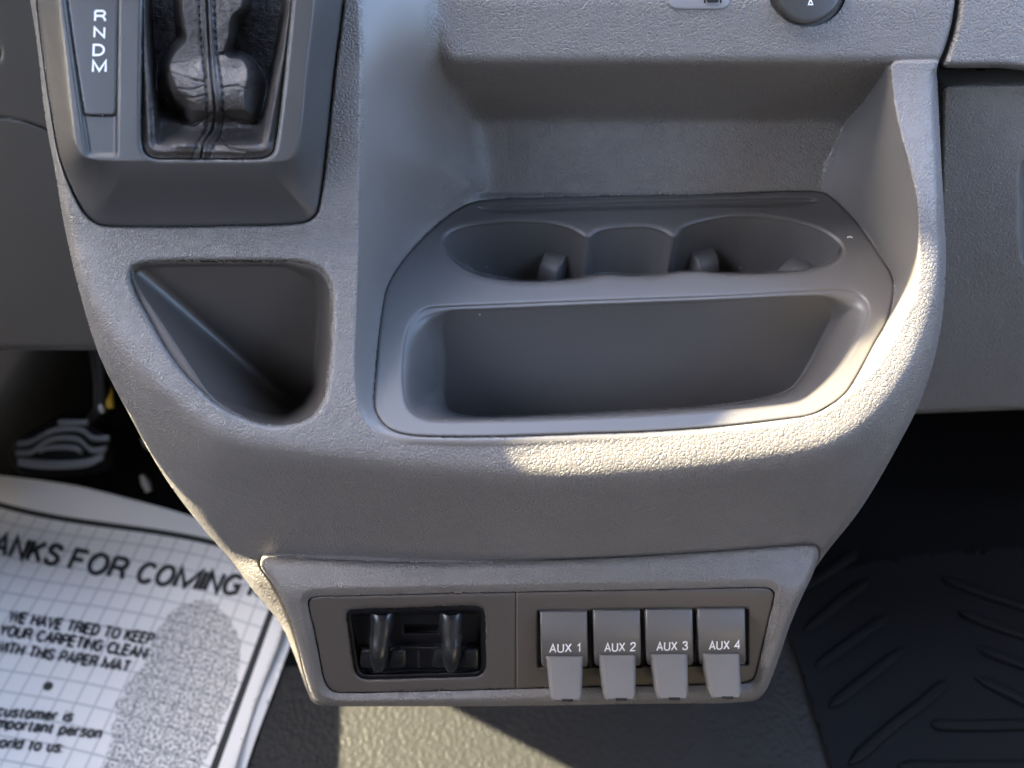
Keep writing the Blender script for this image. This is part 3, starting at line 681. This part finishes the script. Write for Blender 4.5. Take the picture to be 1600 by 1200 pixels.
for xc, s0 in ((595, 1), (704, 0)):
    x1 = 590 if s0 else 704
    bar('slider_lever', [(xc, 17, 960, -.004, .012), (xc, 20, 962, -.001, .015), (xc, 20, 970, .002, .016), (xc-1, 19, 990, .005, .016), (x1+1, 16.5, 1008, .010, .015), (x1, 15, 1022, .014, .014), (x1, 14.5, 1037, .014, .013), (x1, 12.5, 1046, .011, .011), (x1, 8, 1051, .008, .007)], M_glossblack, ctl, rr=.48)
    for dx in (-20, 26):
        bar('slider_shoe', [(x1+dx+8, 9, 1012, -.008, .004), (x1+dx+6, 13, 1018, -.005, .006), (x1+dx+5, 15, 1036, -.003, .008), (x1+dx+5, 14, 1043, -.004, .008)], M_glossblack, ctl, rr=.4)

# four auxiliary rocker switches
aux = [('AUX 1', 844, 917.5, 955, 853, 912, 1025, 860, 909.5, 1098.5, 881.5, 9), ('AUX 2', 927, 1000.5, 953, 936, 994.5, 1023, 944, 994, 1097, 967.5, 7),
       ('AUX 3', 1008.5, 1082.5, 952, 1017.5, 1076, 1021.5, 1027, 1077, 1096, 1049, 6), ('AUX 4', 1090, 1164.5, 951, 1098.5, 1157, 1021, 1111, 1160, 1094.5, 1131, 5)]
for name, a, b_, v0, pa, pb, pv, qa, qb, qv, tx, _ in aux:
    xc = (a+b_)/2; hw = (b_-a)/2
    offs = lambda v: -.001+.0135*math.sin(math.pi*min(max((v-v0+6)/112, 0), 1))
    vs = [v0, v0+1.5, v0+5, v0+14, v0+24, v0+34, v0+44, v0+54, v0+64, v0+74, v0+82, v0+87]
    rk = bar('rocker_switch', [(xc+(v-v0)*.02, hw-(1.5 if i in (0, len(vs)-1) else 0), v, offs(v)-(.0015 if i == 0 else .003 if i == len(vs)-1 else 0), .016) for i, v in enumerate(vs)], M_rocker, console, rr=.10, seg=4)
    rk['label'] = 'grey rocker switch marked %s' % name
    ps = []
    for i, f in enumerate((0, .02, .08, .3, .55, .8, .93, .98, 1.0)):
        v = pv+(qv-4-pv)*f+(0 if f < 1 else 1); l = pa+(qa-pa)*f; r = pb+(qb-pb)*f
        off = .0125+.0135*f; sh = (0 if i not in (0, 8) else 2.0)
        if i == 0: off -= .0015
        if i == 8: off -= .0012
        ps.append(((l+r)/2+5*f*0, (r-l)/2-sh-(1 if i == 7 else 0), v, off+.004*f, .014-.001*f if i else .011))
    pd = bar('paddle', ps, M_switch, rk, nb=(0, .72, -.69), rr=.22, seg=5)
    tq = float(t_plate(np.array([qb]), np.array([qv]))[0])
    c = P3(np.array([(qa+qb)/2+3]), np.array([qv-2.5]), np.array([tq-.0255]))[0]+np.array([0, .0035, -.0040])
    hwm = 8.5*tq/FPX
    bar('paddle_notch', [((qa+qb)/2+2, 9, qv-5.6, .0304, .003), ((qa+qb)/2+2, 9, qv-1.8, .0312, .004)], M_gap, rk, nb=(0, .72, -.69), rr=.2, seg=2)
    cap = 12.5
    tv = 1019.5-(float(name[-1])-1)*1.5
    text('lettering', name, (tx-22.5, tv), (tx+25, tv-1.5), (.3, -cap), lambda X, Y: t_plate(X*0+xc, Y)-np.array([offs(v) for v in np.atleast_1d(Y)]), M_white, rk, bold=.165, lift=.0005)

# ------------------------------------------------------------------ upper fascia fittings: usb port, rotary knob
USBP = Poly([(1041,-60),(1041,-10),(1043,6),(1049,12.5),(1060,15),(1100,15.5),(1128,14.5),(1138,10),(1142,0),(1144,-20),(1146,-60)], margin=20, res=1.5)
usb = patch('usb_plate', USBP, lambda X, Y: recP(Y)-.0007+bevel(USBP(X, Y), 4, .0011)+.006*smooth01((8-np.abs(Y+3.0))/2.5)*smooth01((12.5-np.abs(X-1113))/2.5), step=1.2, mat=plastic('light_grey_plastic', (.19, .185, .195), rough=.4), parent=console, skirt=.001)
usb['label'] = 'small light grey plate with a charging socket'
def barf(name, secs, mat, parent):
    rings = []
    for (xc, hw, v, off, hh) in secs:
        t = float(recP(v))-off; c = P3(np.array([float(xc)]), np.array([float(v)]), np.array([t]))[0]
        n = np.array([0, -.89, .45]); u = np.array([0, .45, .89])
        rings.append([c+np.array([1, 0, 0])*a+u*b_ for a, b_ in rrect(hw*t/FPX, hh*t/FPX, 1.6*t/FPX, 2)])
    return loft(name, rings, mat, parent)
barf('socket', [(1114, 14, -3, -.003, 10), (1114, 14, -3, .0009, 10)], M_gap, usb)
barf('socket_shell', [(1114, 11, -2, -.002, 7.5), (1114, 11, -2, .0012, 7.5)], M_metal, usb)
barf('socket_tongue', [(1114, 9, -2, -.001, 5.5), (1114, 9, -2, .0015, 5.5)], M_gap, usb)
kc = P3(np.array([1262.]), np.array([-19.]), np.array([recP(-19.)]))[0]; kn = np.array([0, -.89, .45]); ku = np.array([0, .45, .89]); kx = np.array([1., 0, 0])
def lathe(name, prof_, mat, parent, n=64):
    return loft(name, [[kc+kn*h+(kx*math.cos(2*math.pi*k/n)+ku*math.sin(2*math.pi*k/n))*r for k in range(n)] for r, h in prof_], mat, parent, True)
lathe('knob_well', [(.0222, -.0002), (.0216, -.0035), (.0195, -.0045), (.0195, -.02), (.002, -.02)], M_bezel, console)['label'] = 'round recess the knob sits in'
knob = lathe('control_knob', [(.0180, -.018), (.0186, .000), (.0188, .0035), (.0182, .0048), (.0172, .0054), (.0160, .0056), (.0002, .0056)], M_ind, console)
knob['label'] = 'dark round rotary knob with a small triangle mark'
tri = []
for k, (a, b_) in enumerate([(-4, 0), (4, 0), (1.2, 7.5), (-1.2, 7.5)]): pass
def knob_pt(px, py):
    d = ray(np.array([px]), np.array([py]))[0]; p0 = kc+kn*.0058; t = ((p0-np.array([0, 0, CAMH]))@kn)/(d@kn); return d*t+np.array([0, 0, CAMH])
tv_ = [knob_pt(*q) for q in ((1262, 8), (1271, 8), (1268, 0), (1265, 0), (1264.2, 6.3), (1268.8, 6.3), (1267.2, 2.2), (1265.8, 2.2))]
mesh('triangle_mark', tv_, [(0, 1, 5, 4), (1, 2, 6, 5), (2, 3, 7, 6), (3, 0, 4, 7)], knob, M_white, smooth=False)

# ------------------------------------------------------------------ dashboard parts beside the console
def pl_t(p0, n): return lambda X, Y: t_plane(X, Y, p0, n)
DL = Poly([(-300,-160),(200,-160),(200,540),(196,547),(-300,547)], smooth=False)
SEAM = cr([(-120,172),(-40,176),(0,182),(35,188),(62,197),(90,210),(150,240)], False, 5)
def t_dl(X, Y):
    t = t_plane(X, Y, (0, .50, .5), (0, 1, -.12)); a = polydist(X, Y, SEAM, 8)
    t = t+.004*np.exp(-(a/1.6)**2); side = np.interp(X, SEAM[:, 0], SEAM[:, 1])
    return t+.0012*smooth01((side-Y)/5)+bevel(DL(X, Y), 9, .008)+.006*np.exp(-(((X+3)/4)**2+((Y-82)/9)**2))
dashl = patch('knee_panel', DL, t_dl, step=3, mat=M_dashdark, skirt=.06, back=(0, 1, 0))
tag(dashl, 'smooth dark grey knee panel left of the console above the brake pedal', 'dashboard panel')
UR = Poly([(1507,-160),(1502,-60),(1497,0),(1492,35),(1484,66),(1477,86),(1473,98),(1474,104),(1482,106),(1560,106),(1900,106),(1900,-160)], smooth=True, n=3)
def t_ur(X, Y): return recP(Y)*0+t_plane(X, Y, (0, .4388, CAMH-.1815), (0, -.89, .45))+bevel(UR(X, Y), 12, .009)
tag(patch('dash_trim', UR, t_ur, step=2, mat=M_dash, skirt=.05, back=(0, 1, 0), bbox=(0, -110, 1850, 1400)), 'light grey grained dash trim above the glove box, right of the thin joint', 'dashboard trim')
GB = Poly([(1471,139),(1476,132),(1490,130.5),(1600,129),(1860,127),(1860,640),(1600,640),(1440,646),(1300,650),(1300,500),(1466,400)], smooth=False)
PK = Poly([(1592,300),(1593,262),(1598,246),(1612,240),(1800,238),(1800,420),(1620,420),(1600,411),(1594,392)], margin=30)
def t_gb(X, Y):
    t = t_plane(X, Y, (0, .465, CAMH-.19), (0, 1, -.10))
    return t+bevel(GB(X, Y), 9, .006)+.03*smooth01((PK(X, Y)+2)/12)
tag(patch('glove_box_door', GB, t_gb, step=2, mat=M_glove, skirt=.05, back=(0, 1, 0)), 'dark grey grained glove box door right of the console with handle recess at the photo edge', 'glove box')
SLOTB = Poly([(1462,96),(1900,92),(1900,150),(1462,150)], smooth=False)
def t_cav(X, Y): return t_plane(X, Y, (0, .49, .5), (0, 1, 0))
cav = patch('dash_bracket', SLOTB, t_cav, step=4, mat=M_black, skirt=.02, back=(0, 1, 0), bbox=(0, 0, 1860, 400))
tag(cav, 'black bracket seen through the gap between dash trim and glove box', 'bracket')
for cx in (1526, 1592):
    cc = P3(np.array([float(cx)]), np.array([121.]), np.array([t_cav(np.array([float(cx)]), np.array([121.]))[0]]))[0]
    loft('bolt_hole', [[cc+np.array([math.cos(a)*r, -h, math.sin(a)*r]) for a in np.linspace(0, 2*math.pi, 16, False)] for r, h in ((.006, .0), (.006, .002), (.0045, .002), (.004, .0002))], M_glossblack, cav)

# ------------------------------------------------------------------ floor, mats, pedal
def vinyl():
    m, t, b = nodes('dark_pebbled_vinyl'); L = t.links.new; geo = N(t, 'ShaderNodeNewGeometry')
    nz = N(t, 'ShaderNodeTexNoise', Scale=160.0, Detail=2.0); L(geo.outputs['Position'], nz.inputs['Vector'])
    sub = N(t, 'ShaderNodeVectorMath', operation='SUBTRACT'); sub.inputs[1].default_value = (.5, .5, .5); L(nz.outputs['Color'], sub.inputs[0])
    sc = N(t, 'ShaderNodeVectorMath', operation='SCALE'); sc.inputs['Scale'].default_value = .003; L(sub.outputs[0], sc.inputs[0])
    ad = N(t, 'ShaderNodeVectorMath', operation='ADD'); L(geo.outputs['Position'], ad.inputs[0]); L(sc.outputs[0], ad.inputs[1])
    vo = N(t, 'ShaderNodeTexVoronoi', feature='SMOOTH_F1', Scale=215.0); L(ad.outputs[0], vo.inputs['Vector'])
    iv = N(t, 'ShaderNodeMath', operation='SUBTRACT'); iv.inputs[0].default_value = 1; L(vo.outputs['Distance'], iv.inputs[1])
    bp = N(t, 'ShaderNodeBump', Strength=1.0, Distance=.0011); L(iv.outputs[0], bp.inputs['Height']); L(bp.outputs[0], b.inputs['Normal'])
    b.inputs['Base Color'].default_value = (.026, .026, .026, 1); b.inputs['Specular IOR Level'].default_value = .12; b.inputs['Roughness'].default_value = .42
    return m
M_vinyl = vinyl()
fl = mesh('floor', [(-2.5,-2.5,0),(2.5,-2.5,0),(2.5,2.5,0),(-2.5,2.5,0)], np.array([(0,1,2,3)]), None, M_vinyl, smooth=False); fl['kind'] = 'structure'
dark_sheet = mesh('footwell_dark_sheet', [(-1.2,.36,.003),(-.10,.36,.003),(-.10,1.0,.003),(-1.2,1.0,.003),(.14,.43,.003),(1.2,.43,.003),(1.2,1.0,.003),(.14,1.0,.003)], np.array([(0,1,2,3),(4,5,6,7)]), None, plastic('footwell_shade_black', (.004,.004,.005), rough=.95, spec=.1, dist=.0), smooth=False); dark_sheet['kind'] = 'structure'  # near-black sheets laid here to darken the footwells in place of shade
o = box('dash_body', (-1.2, .56, .36), (1.2, 1.0, .80), M_gap); o['kind'] = 'structure'
fw = mesh('firewall', [(-1.2,1.0,0),(1.2,1.0,0),(1.2,1.05,1.0),(-1.2,1.05,1.0)], np.array([(0,1,2,3)]), None, M_gap, smooth=False); fw['kind'] = 'structure'

# paper mat: printed border, grid and shoe print in sheet coordinates (metres from the border's corner)
fp = lambda px, py: P3(np.array([float(px)]), np.array([float(py)]), t_floor(np.array([float(px)]), np.array([float(py)]), .004))[0][:2]
Oc = fp(452, 880); e1 = fp(0, 783)-Oc; e1 /= np.linalg.norm(e1); e2 = fp(335, 1200)-Oc; e2 /= np.linalg.norm(e2)
Minv = np.linalg.inv(np.stack([e1, e2], 1))
def mat_uv(X, Y):
    p = P3(X, Y, t_floor(X, Y, .004))[:, :2]-Oc; q = p@Minv.T; return q[:, 0]+.0, q[:, 1]+.006*np.sin(q[:, 0]*14)-.0
def paper():
    m, t, b = nodes('printed_paper'); L = t.links.new; tc = N(t, 'ShaderNodeTexCoord'); sp = N(t, 'ShaderNodeSeparateXYZ'); L(tc.outputs['UV'], sp.inputs[0])
    def mth(op, a, b_=None, c=None):
        n = N(t, 'ShaderNodeMath', operation=op)
        for i, x in enumerate((a, b_, c)):
            if x is None: continue
            if isinstance(x, (int, float)): n.inputs[i].default_value = x
            else: L(x, n.inputs[i])
        return n.outputs[0]
    u, v = sp.outputs[0], sp.outputs[1]
    pitch = .0205
    def line(c):
        f = mth('ABSOLUTE', mth('SUBTRACT', mth('FRACT', mth('DIVIDE', c, pitch)), .5)); return mth('SMOOTH_MIN', mth('MULTIPLY', mth('MAXIMUM', mth('SUBTRACT', f, .43), 0.0), 18.0), 1.0, .1)
    g = mth('MAXIMUM', line(u), line(v))
    inside = mth('MULTIPLY', mth('GREATER_THAN', u, .004), mth('GREATER_THAN', v, .004))
    g = mth('MULTIPLY', g, inside)
    bl = mth('MULTIPLY', mth('LESS_THAN', mth('MINIMUM', u, v), .0042), mth('GREATER_THAN', mth('MINIMUM', u, v), -.0035))
    # sole print: two soft ellipses filled with dark flecks
    nz = N(t, 'ShaderNodeTexNoise', Scale=380.0, Detail=3.0, Roughness=.75); L(tc.outputs['UV'], nz.inputs['Vector'])
    nb = N(t, 'ShaderNodeTexNoise', Scale=60.0, Detail=2.0); L(tc.outputs['UV'], nb.inputs['Vector'])
    def ell(cu, cv, ru, rv, ang):
        du = mth('SUBTRACT', u, cu); dv = mth('SUBTRACT', v, cv); ca, sa = math.cos(ang), math.sin(ang)
        x = mth('DIVIDE', mth('ADD', mth('MULTIPLY', du, ca), mth('MULTIPLY', dv, sa)), ru)
        y = mth('DIVIDE', mth('SUBTRACT', mth('MULTIPLY', dv, ca), mth('MULTIPLY', du, sa)), rv)
        r = mth('ADD', mth('POWER', x, 2.0), mth('POWER', y, 2.0)); r = mth('ADD', r, mth('MULTIPLY', mth('SUBTRACT', nb.outputs['Fac'], .5), .5)); return mth('LESS_THAN', r, 1.0)
    return m, t, b, L, mth, g, bl, ell, nz, u, v
m_, t_, b_n, L_, mth, g_, bl_, ell, nz_, u_, v_ = paper()
def uvof(px, py): a, b2 = mat_uv(np.array([float(px)]), np.array([float(py)])); return float(a[0]), float(b2[0])
E1 = [uvof(310, 1040), uvof(300, 1040)]; 
def ellpx(cx, cy, rx, ry, ang):
    """an ellipse given by its centre and a half-length on the sheet"""
    cu, cv = uvof(cx, cy); return ell(cu, cv, rx, ry, ang)
sole = mth('MAXIMUM', ellpx(300, 1040, .052, .074, R(18)), mth('MAXIMUM', ellpx(262, 1120, .055, .075, R(10)), ellpx(232, 1200, .046, .07, R(6))))
fle = mth('MULTIPLY', mth('MINIMUM', mth('MAXIMUM', mth('MULTIPLY', mth('SUBTRACT', nz_.outputs['Fac'], .47), 11.0), 0.0), .9), sole)
mx = N(t_, 'ShaderNodeMix', data_type='RGBA'); mx.inputs[6].default_value = (.86, .84, .81, 1); mx.inputs[7].default_value = (.52, .53, .53, 1); L_(g_, mx.inputs[0])
mx2 = N(t_, 'ShaderNodeMix', data_type='RGBA'); mx2.inputs[7].default_value = (.06, .065, .07, 1); L_(mx.outputs[2], mx2.inputs[6]); L_(fle, mx2.inputs[0])
mx3 = N(t_, 'ShaderNodeMix', data_type='RGBA'); mx3.inputs[7].default_value = (.02, .022, .022, 1); L_(mx2.outputs[2], mx3.inputs[6]); L_(bl_, mx3.inputs[0])
L_(mx3.outputs[2], b_n.inputs['Base Color']); b_n.inputs['Roughness'].default_value = .7
MAT = Poly([(-120,735),(-50,738),(0,743),(60,750),(120,759),(190,776),(260,795),(340,820),(420,850),(478,880),(470,920),(445,975),(425,1030),(398,1100),(366,1200),(330,1330),(-120,1330)], margin=40)
def t_mat(X, Y):
    a, b2 = mat_uv(X, Y)
    z = .010+.0035*np.sin(a*22+.5)*np.exp(-np.maximum(b2, 0)*3)+.0025*np.sin(b2*30+a*12)+.012*smooth01((.02-b2)/.08)
    return t_floor(X, Y, z)
pm = patch('paper_floor_mat', MAT, t_mat, step=4, mat=m_, skirt=.0006, back=(0, 0, -1), uvf=mat_uv, bbox=(-120, 700, 700, 1330))
tag(pm, 'white printed paper floor mat with grid, slogan and shoe print on the driver side', 'floor mat')
MTXT = [('THANKS', (-68, 853), (87, 883), (13, -29), .22, 1), ('FOR', (107, 888), (190, 904), (13, -29), .22, 1), ('COMING', (212, 908), (368, 929), (13, -28), .22, 1), ('IN', (388, 930), (432, 937), (13, -28), .22, 1),
        ('WE HAVE TRIED TO KEEP', (13, 970), (236, 1006), (6, -15), .24, 1), ('YOUR CARPETING CLEAN', (-2, 991), (224, 1028), (6, -15), .24, 1),
        ('WITH THIS PAPER MAT', (-9, 1017), (199, 1049), (6, -15), .24, 1), ('customer is', (-6, 1118), (110, 1127), (6, -15), .24, 1),
        ('important person', (-10, 1136), (155, 1153), (6, -15), .24, 1), ('world to us:', (-17, 1166), (95, 1175), (6, -15), .24, 1)]
for body, p0, p1, up, bo, spc in MTXT:
    text('lettering', body, p0, p1, up, t_mat, M_ink, pm, bold=bo, lift=.0012)
dc = np.array([[75+8*math.cos(a)+1.5*math.sin(a), 1072-7*math.sin(a)] for a in np.linspace(0, 2*math.pi, 24, False)])
dv = P3(dc[:, 0], dc[:, 1], t_mat(dc[:, 0], dc[:, 1])-.001); mesh('printed_dot', dv, [tuple(range(24))], pm, M_ink, smooth=False)
pm2 = patch('paper_floor_mat', Poly([(300,840),(400,862),(478,892),(482,935),(462,985),(430,1072),(384,1200),(352,1330),(250,1330)], margin=40), lambda X, Y: t_floor(X, Y, .0035), step=5, mat=plastic('plain_paper', (.70, .70, .70), rough=.7, dist=0), skirt=.0006, back=(0, 0, -1))
tag(pm2, 'plain edge of a second paper sheet showing under the printed mat', 'floor mat')

# brake pedal
ped = empty('brake_pedal', tuple(P3(np.array([100.]), np.array([700.]), np.array([.93]))[0]), 'black rubber brake pedal with raised ribs above the paper mat', 'pedal')
PAD = Poly([(14,712),(16,697),(21,688),(40,678),(62,667),(80,656),(90,651.5),(112,650.5),(138,651),(146,659),(162,671),(178,682),(182,694),(180,712),(174,732),(160,739),(140,742),(90,744),(45,743),(30,739),(20,728)], margin=25, res=2)
PF = Poly([(22,700),(24,690),(62,671),(84,656),(112,653),(138,654),(148,664),(174,684),(174,700),(160,719),(130,726),(90,728),(50,727),(30,720)], margin=30, res=2)
t_pad0 = lambda X, Y: t_plane(X, Y, tuple(P3(np.array([100.]), np.array([700.]), np.array([.93]))[0]), (0, -.62, .78))
ribs = [[(92,660),(138,660)], [(28,693),(47,691),(85,672),(128,672),(145,684),(171,684)], [(27,707),(49,706),(78,687),(124,687),(143,703),(166,701)], [(62,704),(72,700),(118,700),(128,706)]]
def t_pad(X, Y):
    return t_pad0(X, Y)+.02*(1-smooth01((PF(X, Y)+4)/8))+bevel(PAD(X, Y), 5, .008)
pad = patch('pad', PAD, t_pad, step=1.5, mat=M_rubber, parent=ped, skirt=.02, back=(0, .7, -.5))
M_rib = plastic('pale_rubber', (.15, .16, .175), rough=.3)  # ribs are paler and glossier than the black pad
for rb in ribs:
    L = cr(rb, False, 4); tt = t_pad0(L[:, 0], L[:, 1])-.002
    P = P3(L[:, 0], L[:, 1], tt); secs = []
    for p in P: secs.append([p+np.array([0, a*.78-b2*.62*.7, a*.62+b2*.78*.7]) for a, b2 in rrect(.0036, .003, .0018, 3)])
    loft('rib', secs, M_rib, pad)
L = cr([(30,721),(60,725),(100,726),(140,722),(162,712)], False, 4); P = P3(L[:, 0], L[:, 1], t_pad0(L[:, 0], L[:, 1])-.001)
loft('rib', [[p+np.array([0, a*.78-b2*.45, a*.62+b2*.55]) for a, b2 in rrect(.0055, .004, .003, 3)] for p in P], M_rib, pad)
tube('arm', [P3(np.array([x]), np.array([y]), np.array([t]))[0] for x, y, t in ((140., 668., .95), (158., 640., .93), (160., 600., .90), (152., 540., .86), (150., 480., .84))], .009, M_black, ped)
sw = empty('brake_switch', tuple(P3(np.array([170.]), np.array([620.]), np.array([.92]))[0]), 'yellow plastic brake switch clip beside the pedal arm', 'switch')
tube('clip', [P3(np.array([x]), np.array([y]), np.array([.915]))[0] for x, y in ((170., 606.), (170.5, 620.), (172., 638.))], .0042, M_yellow, sw, 8)
tube('plunger', [P3(np.array([x]), np.array([y]), np.array([.915]))[0] for x, y in ((158., 628.), (159., 640.), (162., 645.))], [.003, .0045, .003], M_metal, sw, 8)
for pts, lab in (([(222,684),(229,692),(235,700)], 'small dull metal bolt on the dark firewall beside the console'), ([(222,742),(228,755),(233,768)], 'lower slim metal stud on the dark floor above the paper mat')):
    tag(tube('floor_bolt', [P3(np.array([float(x)]), np.array([float(y)]), np.array([.93]))[0] for x, y in pts], [.003, .0055, .004], M_metal, None, 8), lab, 'bolt')

# rubber mat on the passenger side
RM = Poly([(1232,940),(1290,900),(1400,872),(1500,862),(1700,850),(1850,850),(1850,1330),(1330,1330),(1300,1200),(1262,1080)], margin=40)
rm = patch('rubber_floor_mat', RM, lambda X, Y: t_floor(X, Y, .006), step=6, mat=M_rubber, skirt=.004, back=(0, 0, -1))
tag(rm, 'black rubber floor mat with raised chevron ribs on the passenger side', 'floor mat')
for rb in ([(1258,986),(1310,942),(1358,905)], [(1277,1042),(1330,1002),(1388,962)], [(1297,1104),(1350,1062),(1416,1012)], [(1328,1194),(1400,1130),(1440,1100),(1480,1064)], [(1456,1132),(1500,1134),(1600,1132),(1740,1130)],
           [(1404,1197),(1500,1198),(1760,1195)], [(1472,903),(1530,925),(1620,955),(1700,980)], [(1500,956),(1560,980),(1700,1022)], [(1528,1012),(1600,1040),(1700,1075)], [(1526,1058),(1600,1095),(1700,1140)], [(1250,920),(1300,890),(1340,862)]):
    L = cr(rb, False, 5); P = P3(L[:, 0], L[:, 1], t_floor(L[:, 0], L[:, 1], .008)); secs = []
    for i, p in enumerate(P):
        d = P[min(i+1, len(P)-1)]-P[max(i-1, 0)]; d /= np.linalg.norm(d); sd = np.array([-d[1], d[0], 0]); f = 1 if 0 < i < len(P)-1 else .3
        secs.append([p+sd*a*f+np.array([0, 0, b2*f]) for a, b2 in rrect(.0055, .0030, .0028, 4)])
    loft('rib', secs, M_rubber, rm)

# lint on the insert
lf = P3(np.array([1324., 1328., 1332.]), np.array([371., 369.5, 371.5]), t_insert(np.array([1324., 1328., 1332.]), np.array([371., 369.5, 371.5]))-.0016)
tag(tube('lint_fleck', lf, .0004, M_white, None, 6), 'tiny white lint fleck on the insert right of the right cup holder', 'lint')

# ------------------------------------------------------------------ unseen cab parts, added to block and shape the sun and sky light
def to_mask(px, py, t, X0=-.75):
    p = P3(np.array([float(px)]), np.array([float(py)]), np.array([float(t)]))[0]; s_ = (X0-p[0])/SUN.x; q = p+np.array(SUN)*s_; return (q[1], q[2])
tf = lambda x, y, r=0: float((t_insert if INS.exact(np.array([float(x)]), np.array([float(y)]))[0] > 0 else t_house)(np.array([float(x)]), np.array([float(y)]))[0]) if r else float(topP(y))
A = [(776,734,0),(782,726,0),(816,702,0),(850,692,0),(900,686,0),(962,682,0),(1050,672,0),(1110,660,0),(1150,642,1),(1244,628,1),(1307,580,1),(1340,542,1),(1371,527,1),(1388,500,1),(1412,455,1),(1430,408,1),(1440,392,0),(1452,384,0),(1468,366,0),
     (1490,345,0),(1500,420,0),(1475,520,0),(1440,590,0),(1400,640,0),(1350,690,0),(1290,722,0),(1200,738,0),(1100,748,0),(1000,753,0),(900,753,0),(830,743,0)]
HA = Poly([to_mask(x, y, tf(x, y, r)) for x, y, r in A], smooth=False, margin=.05, res=.004)
Bp = [(535,1060),(640,1060),(690,1095),(900,1203),(1010,1260),(1010,1330),(528,1330)]
HB = Poly([to_mask(x, y, float(t_floor(np.array([float(x)]), np.array([float(y)])))) for x, y in Bp], smooth=False, margin=.05, res=.004)
Cp = [(215,640,.455),(245,655,.455),(285,735,.47),(330,800,.475),(365,860,.48),(410,930,.49),(450,985,.50),(480,1050,.51),(505,1105,.525),(470,1115,.54),(420,1020,.53),(340,900,.51),(250,760,.49)]
HC = Poly([to_mask(x, y, t) for x, y, t in Cp], smooth=False, margin=.05, res=.004)
SUN_MASK = Poly([(.16,.02),(1.0,.02),(1.0,1.6),(.16,1.6)], smooth=False, margin=.05, res=.01)
for h_ in (HA, HB, HC, SUN_MASK):
    def build(s=h_):
        m = s.margin; lo = s.p.min(0)-m; hi = s.p.max(0)+m; nx = int((hi[0]-lo[0])/s.res)+2; ny = int((hi[1]-lo[1])/s.res)+2
        X, Y = np.meshgrid(lo[0]+np.arange(nx)*s.res, lo[1]+np.arange(ny)*s.res); s.f = s.exact(X.ravel(), Y.ravel()).reshape(ny, nx); s.lo = lo
    h_.build = build
# (the hole clamp inside patch() works in its own units, so the sun mask is cut here)
def cut_panel(name, outer, holes, step, X0, mat):
    y = np.arange(outer.p[:, 0].min(), outer.p[:, 0].max()+step/2, step); z = np.arange(outer.p[:, 1].min(), outer.p[:, 1].max()+step/2, step)
    Yg, Zg = np.meshgrid(y, z); ny, nx = Yg.shape; Y = Yg.ravel().copy(); Z = Zg.ravel().copy(); s = np.full(len(Y), 1e3)
    for h in holes:
        d, qx, qy = h.exact(Y, Z, True); d = -d; sn = np.abs(d) < step*.6; sn |= (d < 0) & (d > -step*1.05)
        Y[sn] = qx[sn]; Z[sn] = qy[sn]; d = np.where(sn, 0, d); s = np.minimum(s, d)
    keep = (s >= -1e-9).reshape(ny, nx); q = keep[:-1, :-1] & keep[1:, :-1] & keep[:-1, 1:] & keep[1:, 1:]; ii, jj = np.where(q); a = ii*nx+jj
    F = np.stack([a, a+1, a+nx+1, a+nx], 1); fz = (s[F] <= 1e-9).all(1)
    if fz.any():
        cy = Y[F[fz]].mean(1); cz = Z[F[fz]].mean(1); ok = np.ones(len(cy), bool)
        for h in holes: ok &= h.exact(cy, cz) < 0
        F = np.delete(F, np.where(fz)[0][~ok], 0)
    V = np.stack([np.full(len(Y), X0), Y, Z], 1); n = len(V); V = np.concatenate([V, V-np.array([.004, 0, 0])]); F = np.concatenate([F, F[:, ::-1]+n])
    return mesh(name, V, F, None, mat, smooth=False)
dp = cut_panel('sun_mask_panel', SUN_MASK, (HA, HB, HC), .005, -.75, M_cloth)  # unseen panel added as a blocker; its openings are shaped to throw the sun patches
tag(dp, 'dark unseen panel added to shade the console, with openings shaped for the sun patches', 'sun mask')
CAB = True
if CAB:
    for sx in (-.62, .62):
        st = empty('front_seat', (sx, -.45, 0), 'tan cloth driver seat beside the camera, outside the frame' if sx < 0 else 'tan cloth passenger seat beside the camera, outside the frame', 'seat')
        for nm, lo_, hi_ in (('seat_cushion', (sx-.27, -.80, .05), (sx+.27, -.20, .52)), ('backrest', (sx-.26, -1.02, .53), (sx+.26, -.85, 1.25))):
            bx_ = box(nm, lo_, hi_, M_seat, st); bv_ = bx_.modifiers.new('soft_edge', 'BEVEL'); bv_.width = .05; bv_.segments = 4
    M_liner = plastic('grey_headliner', (.40, .40, .40), rough=.9)
    o = box('side_panel', (1.0, -1.25, 0.0), (1.04, 1.05, .86), M_cloth); o['kind'] = 'structure'
    o = box('side_panel', (-1.04, -1.25, 0.0), (-1.0, .25, .92), M_cloth); o['kind'] = 'structure'
    o = box('cab_roof', (-1.0, -1.25, 1.62), (1.0, .42, 1.66), M_liner); o['kind'] = 'structure'
    for sx in (-1.04, 1.0):
        o = box('cargo_wall', (sx, -1.25, .93 if sx < 0 else .87), (sx+.04, -.75, 1.62), M_cloth); o['kind'] = 'structure'
    o = box('rear_bulkhead', (-1.0, -1.25, 0.02), (1.0, -1.20, 1.6), M_seat); o['kind'] = 'structure'
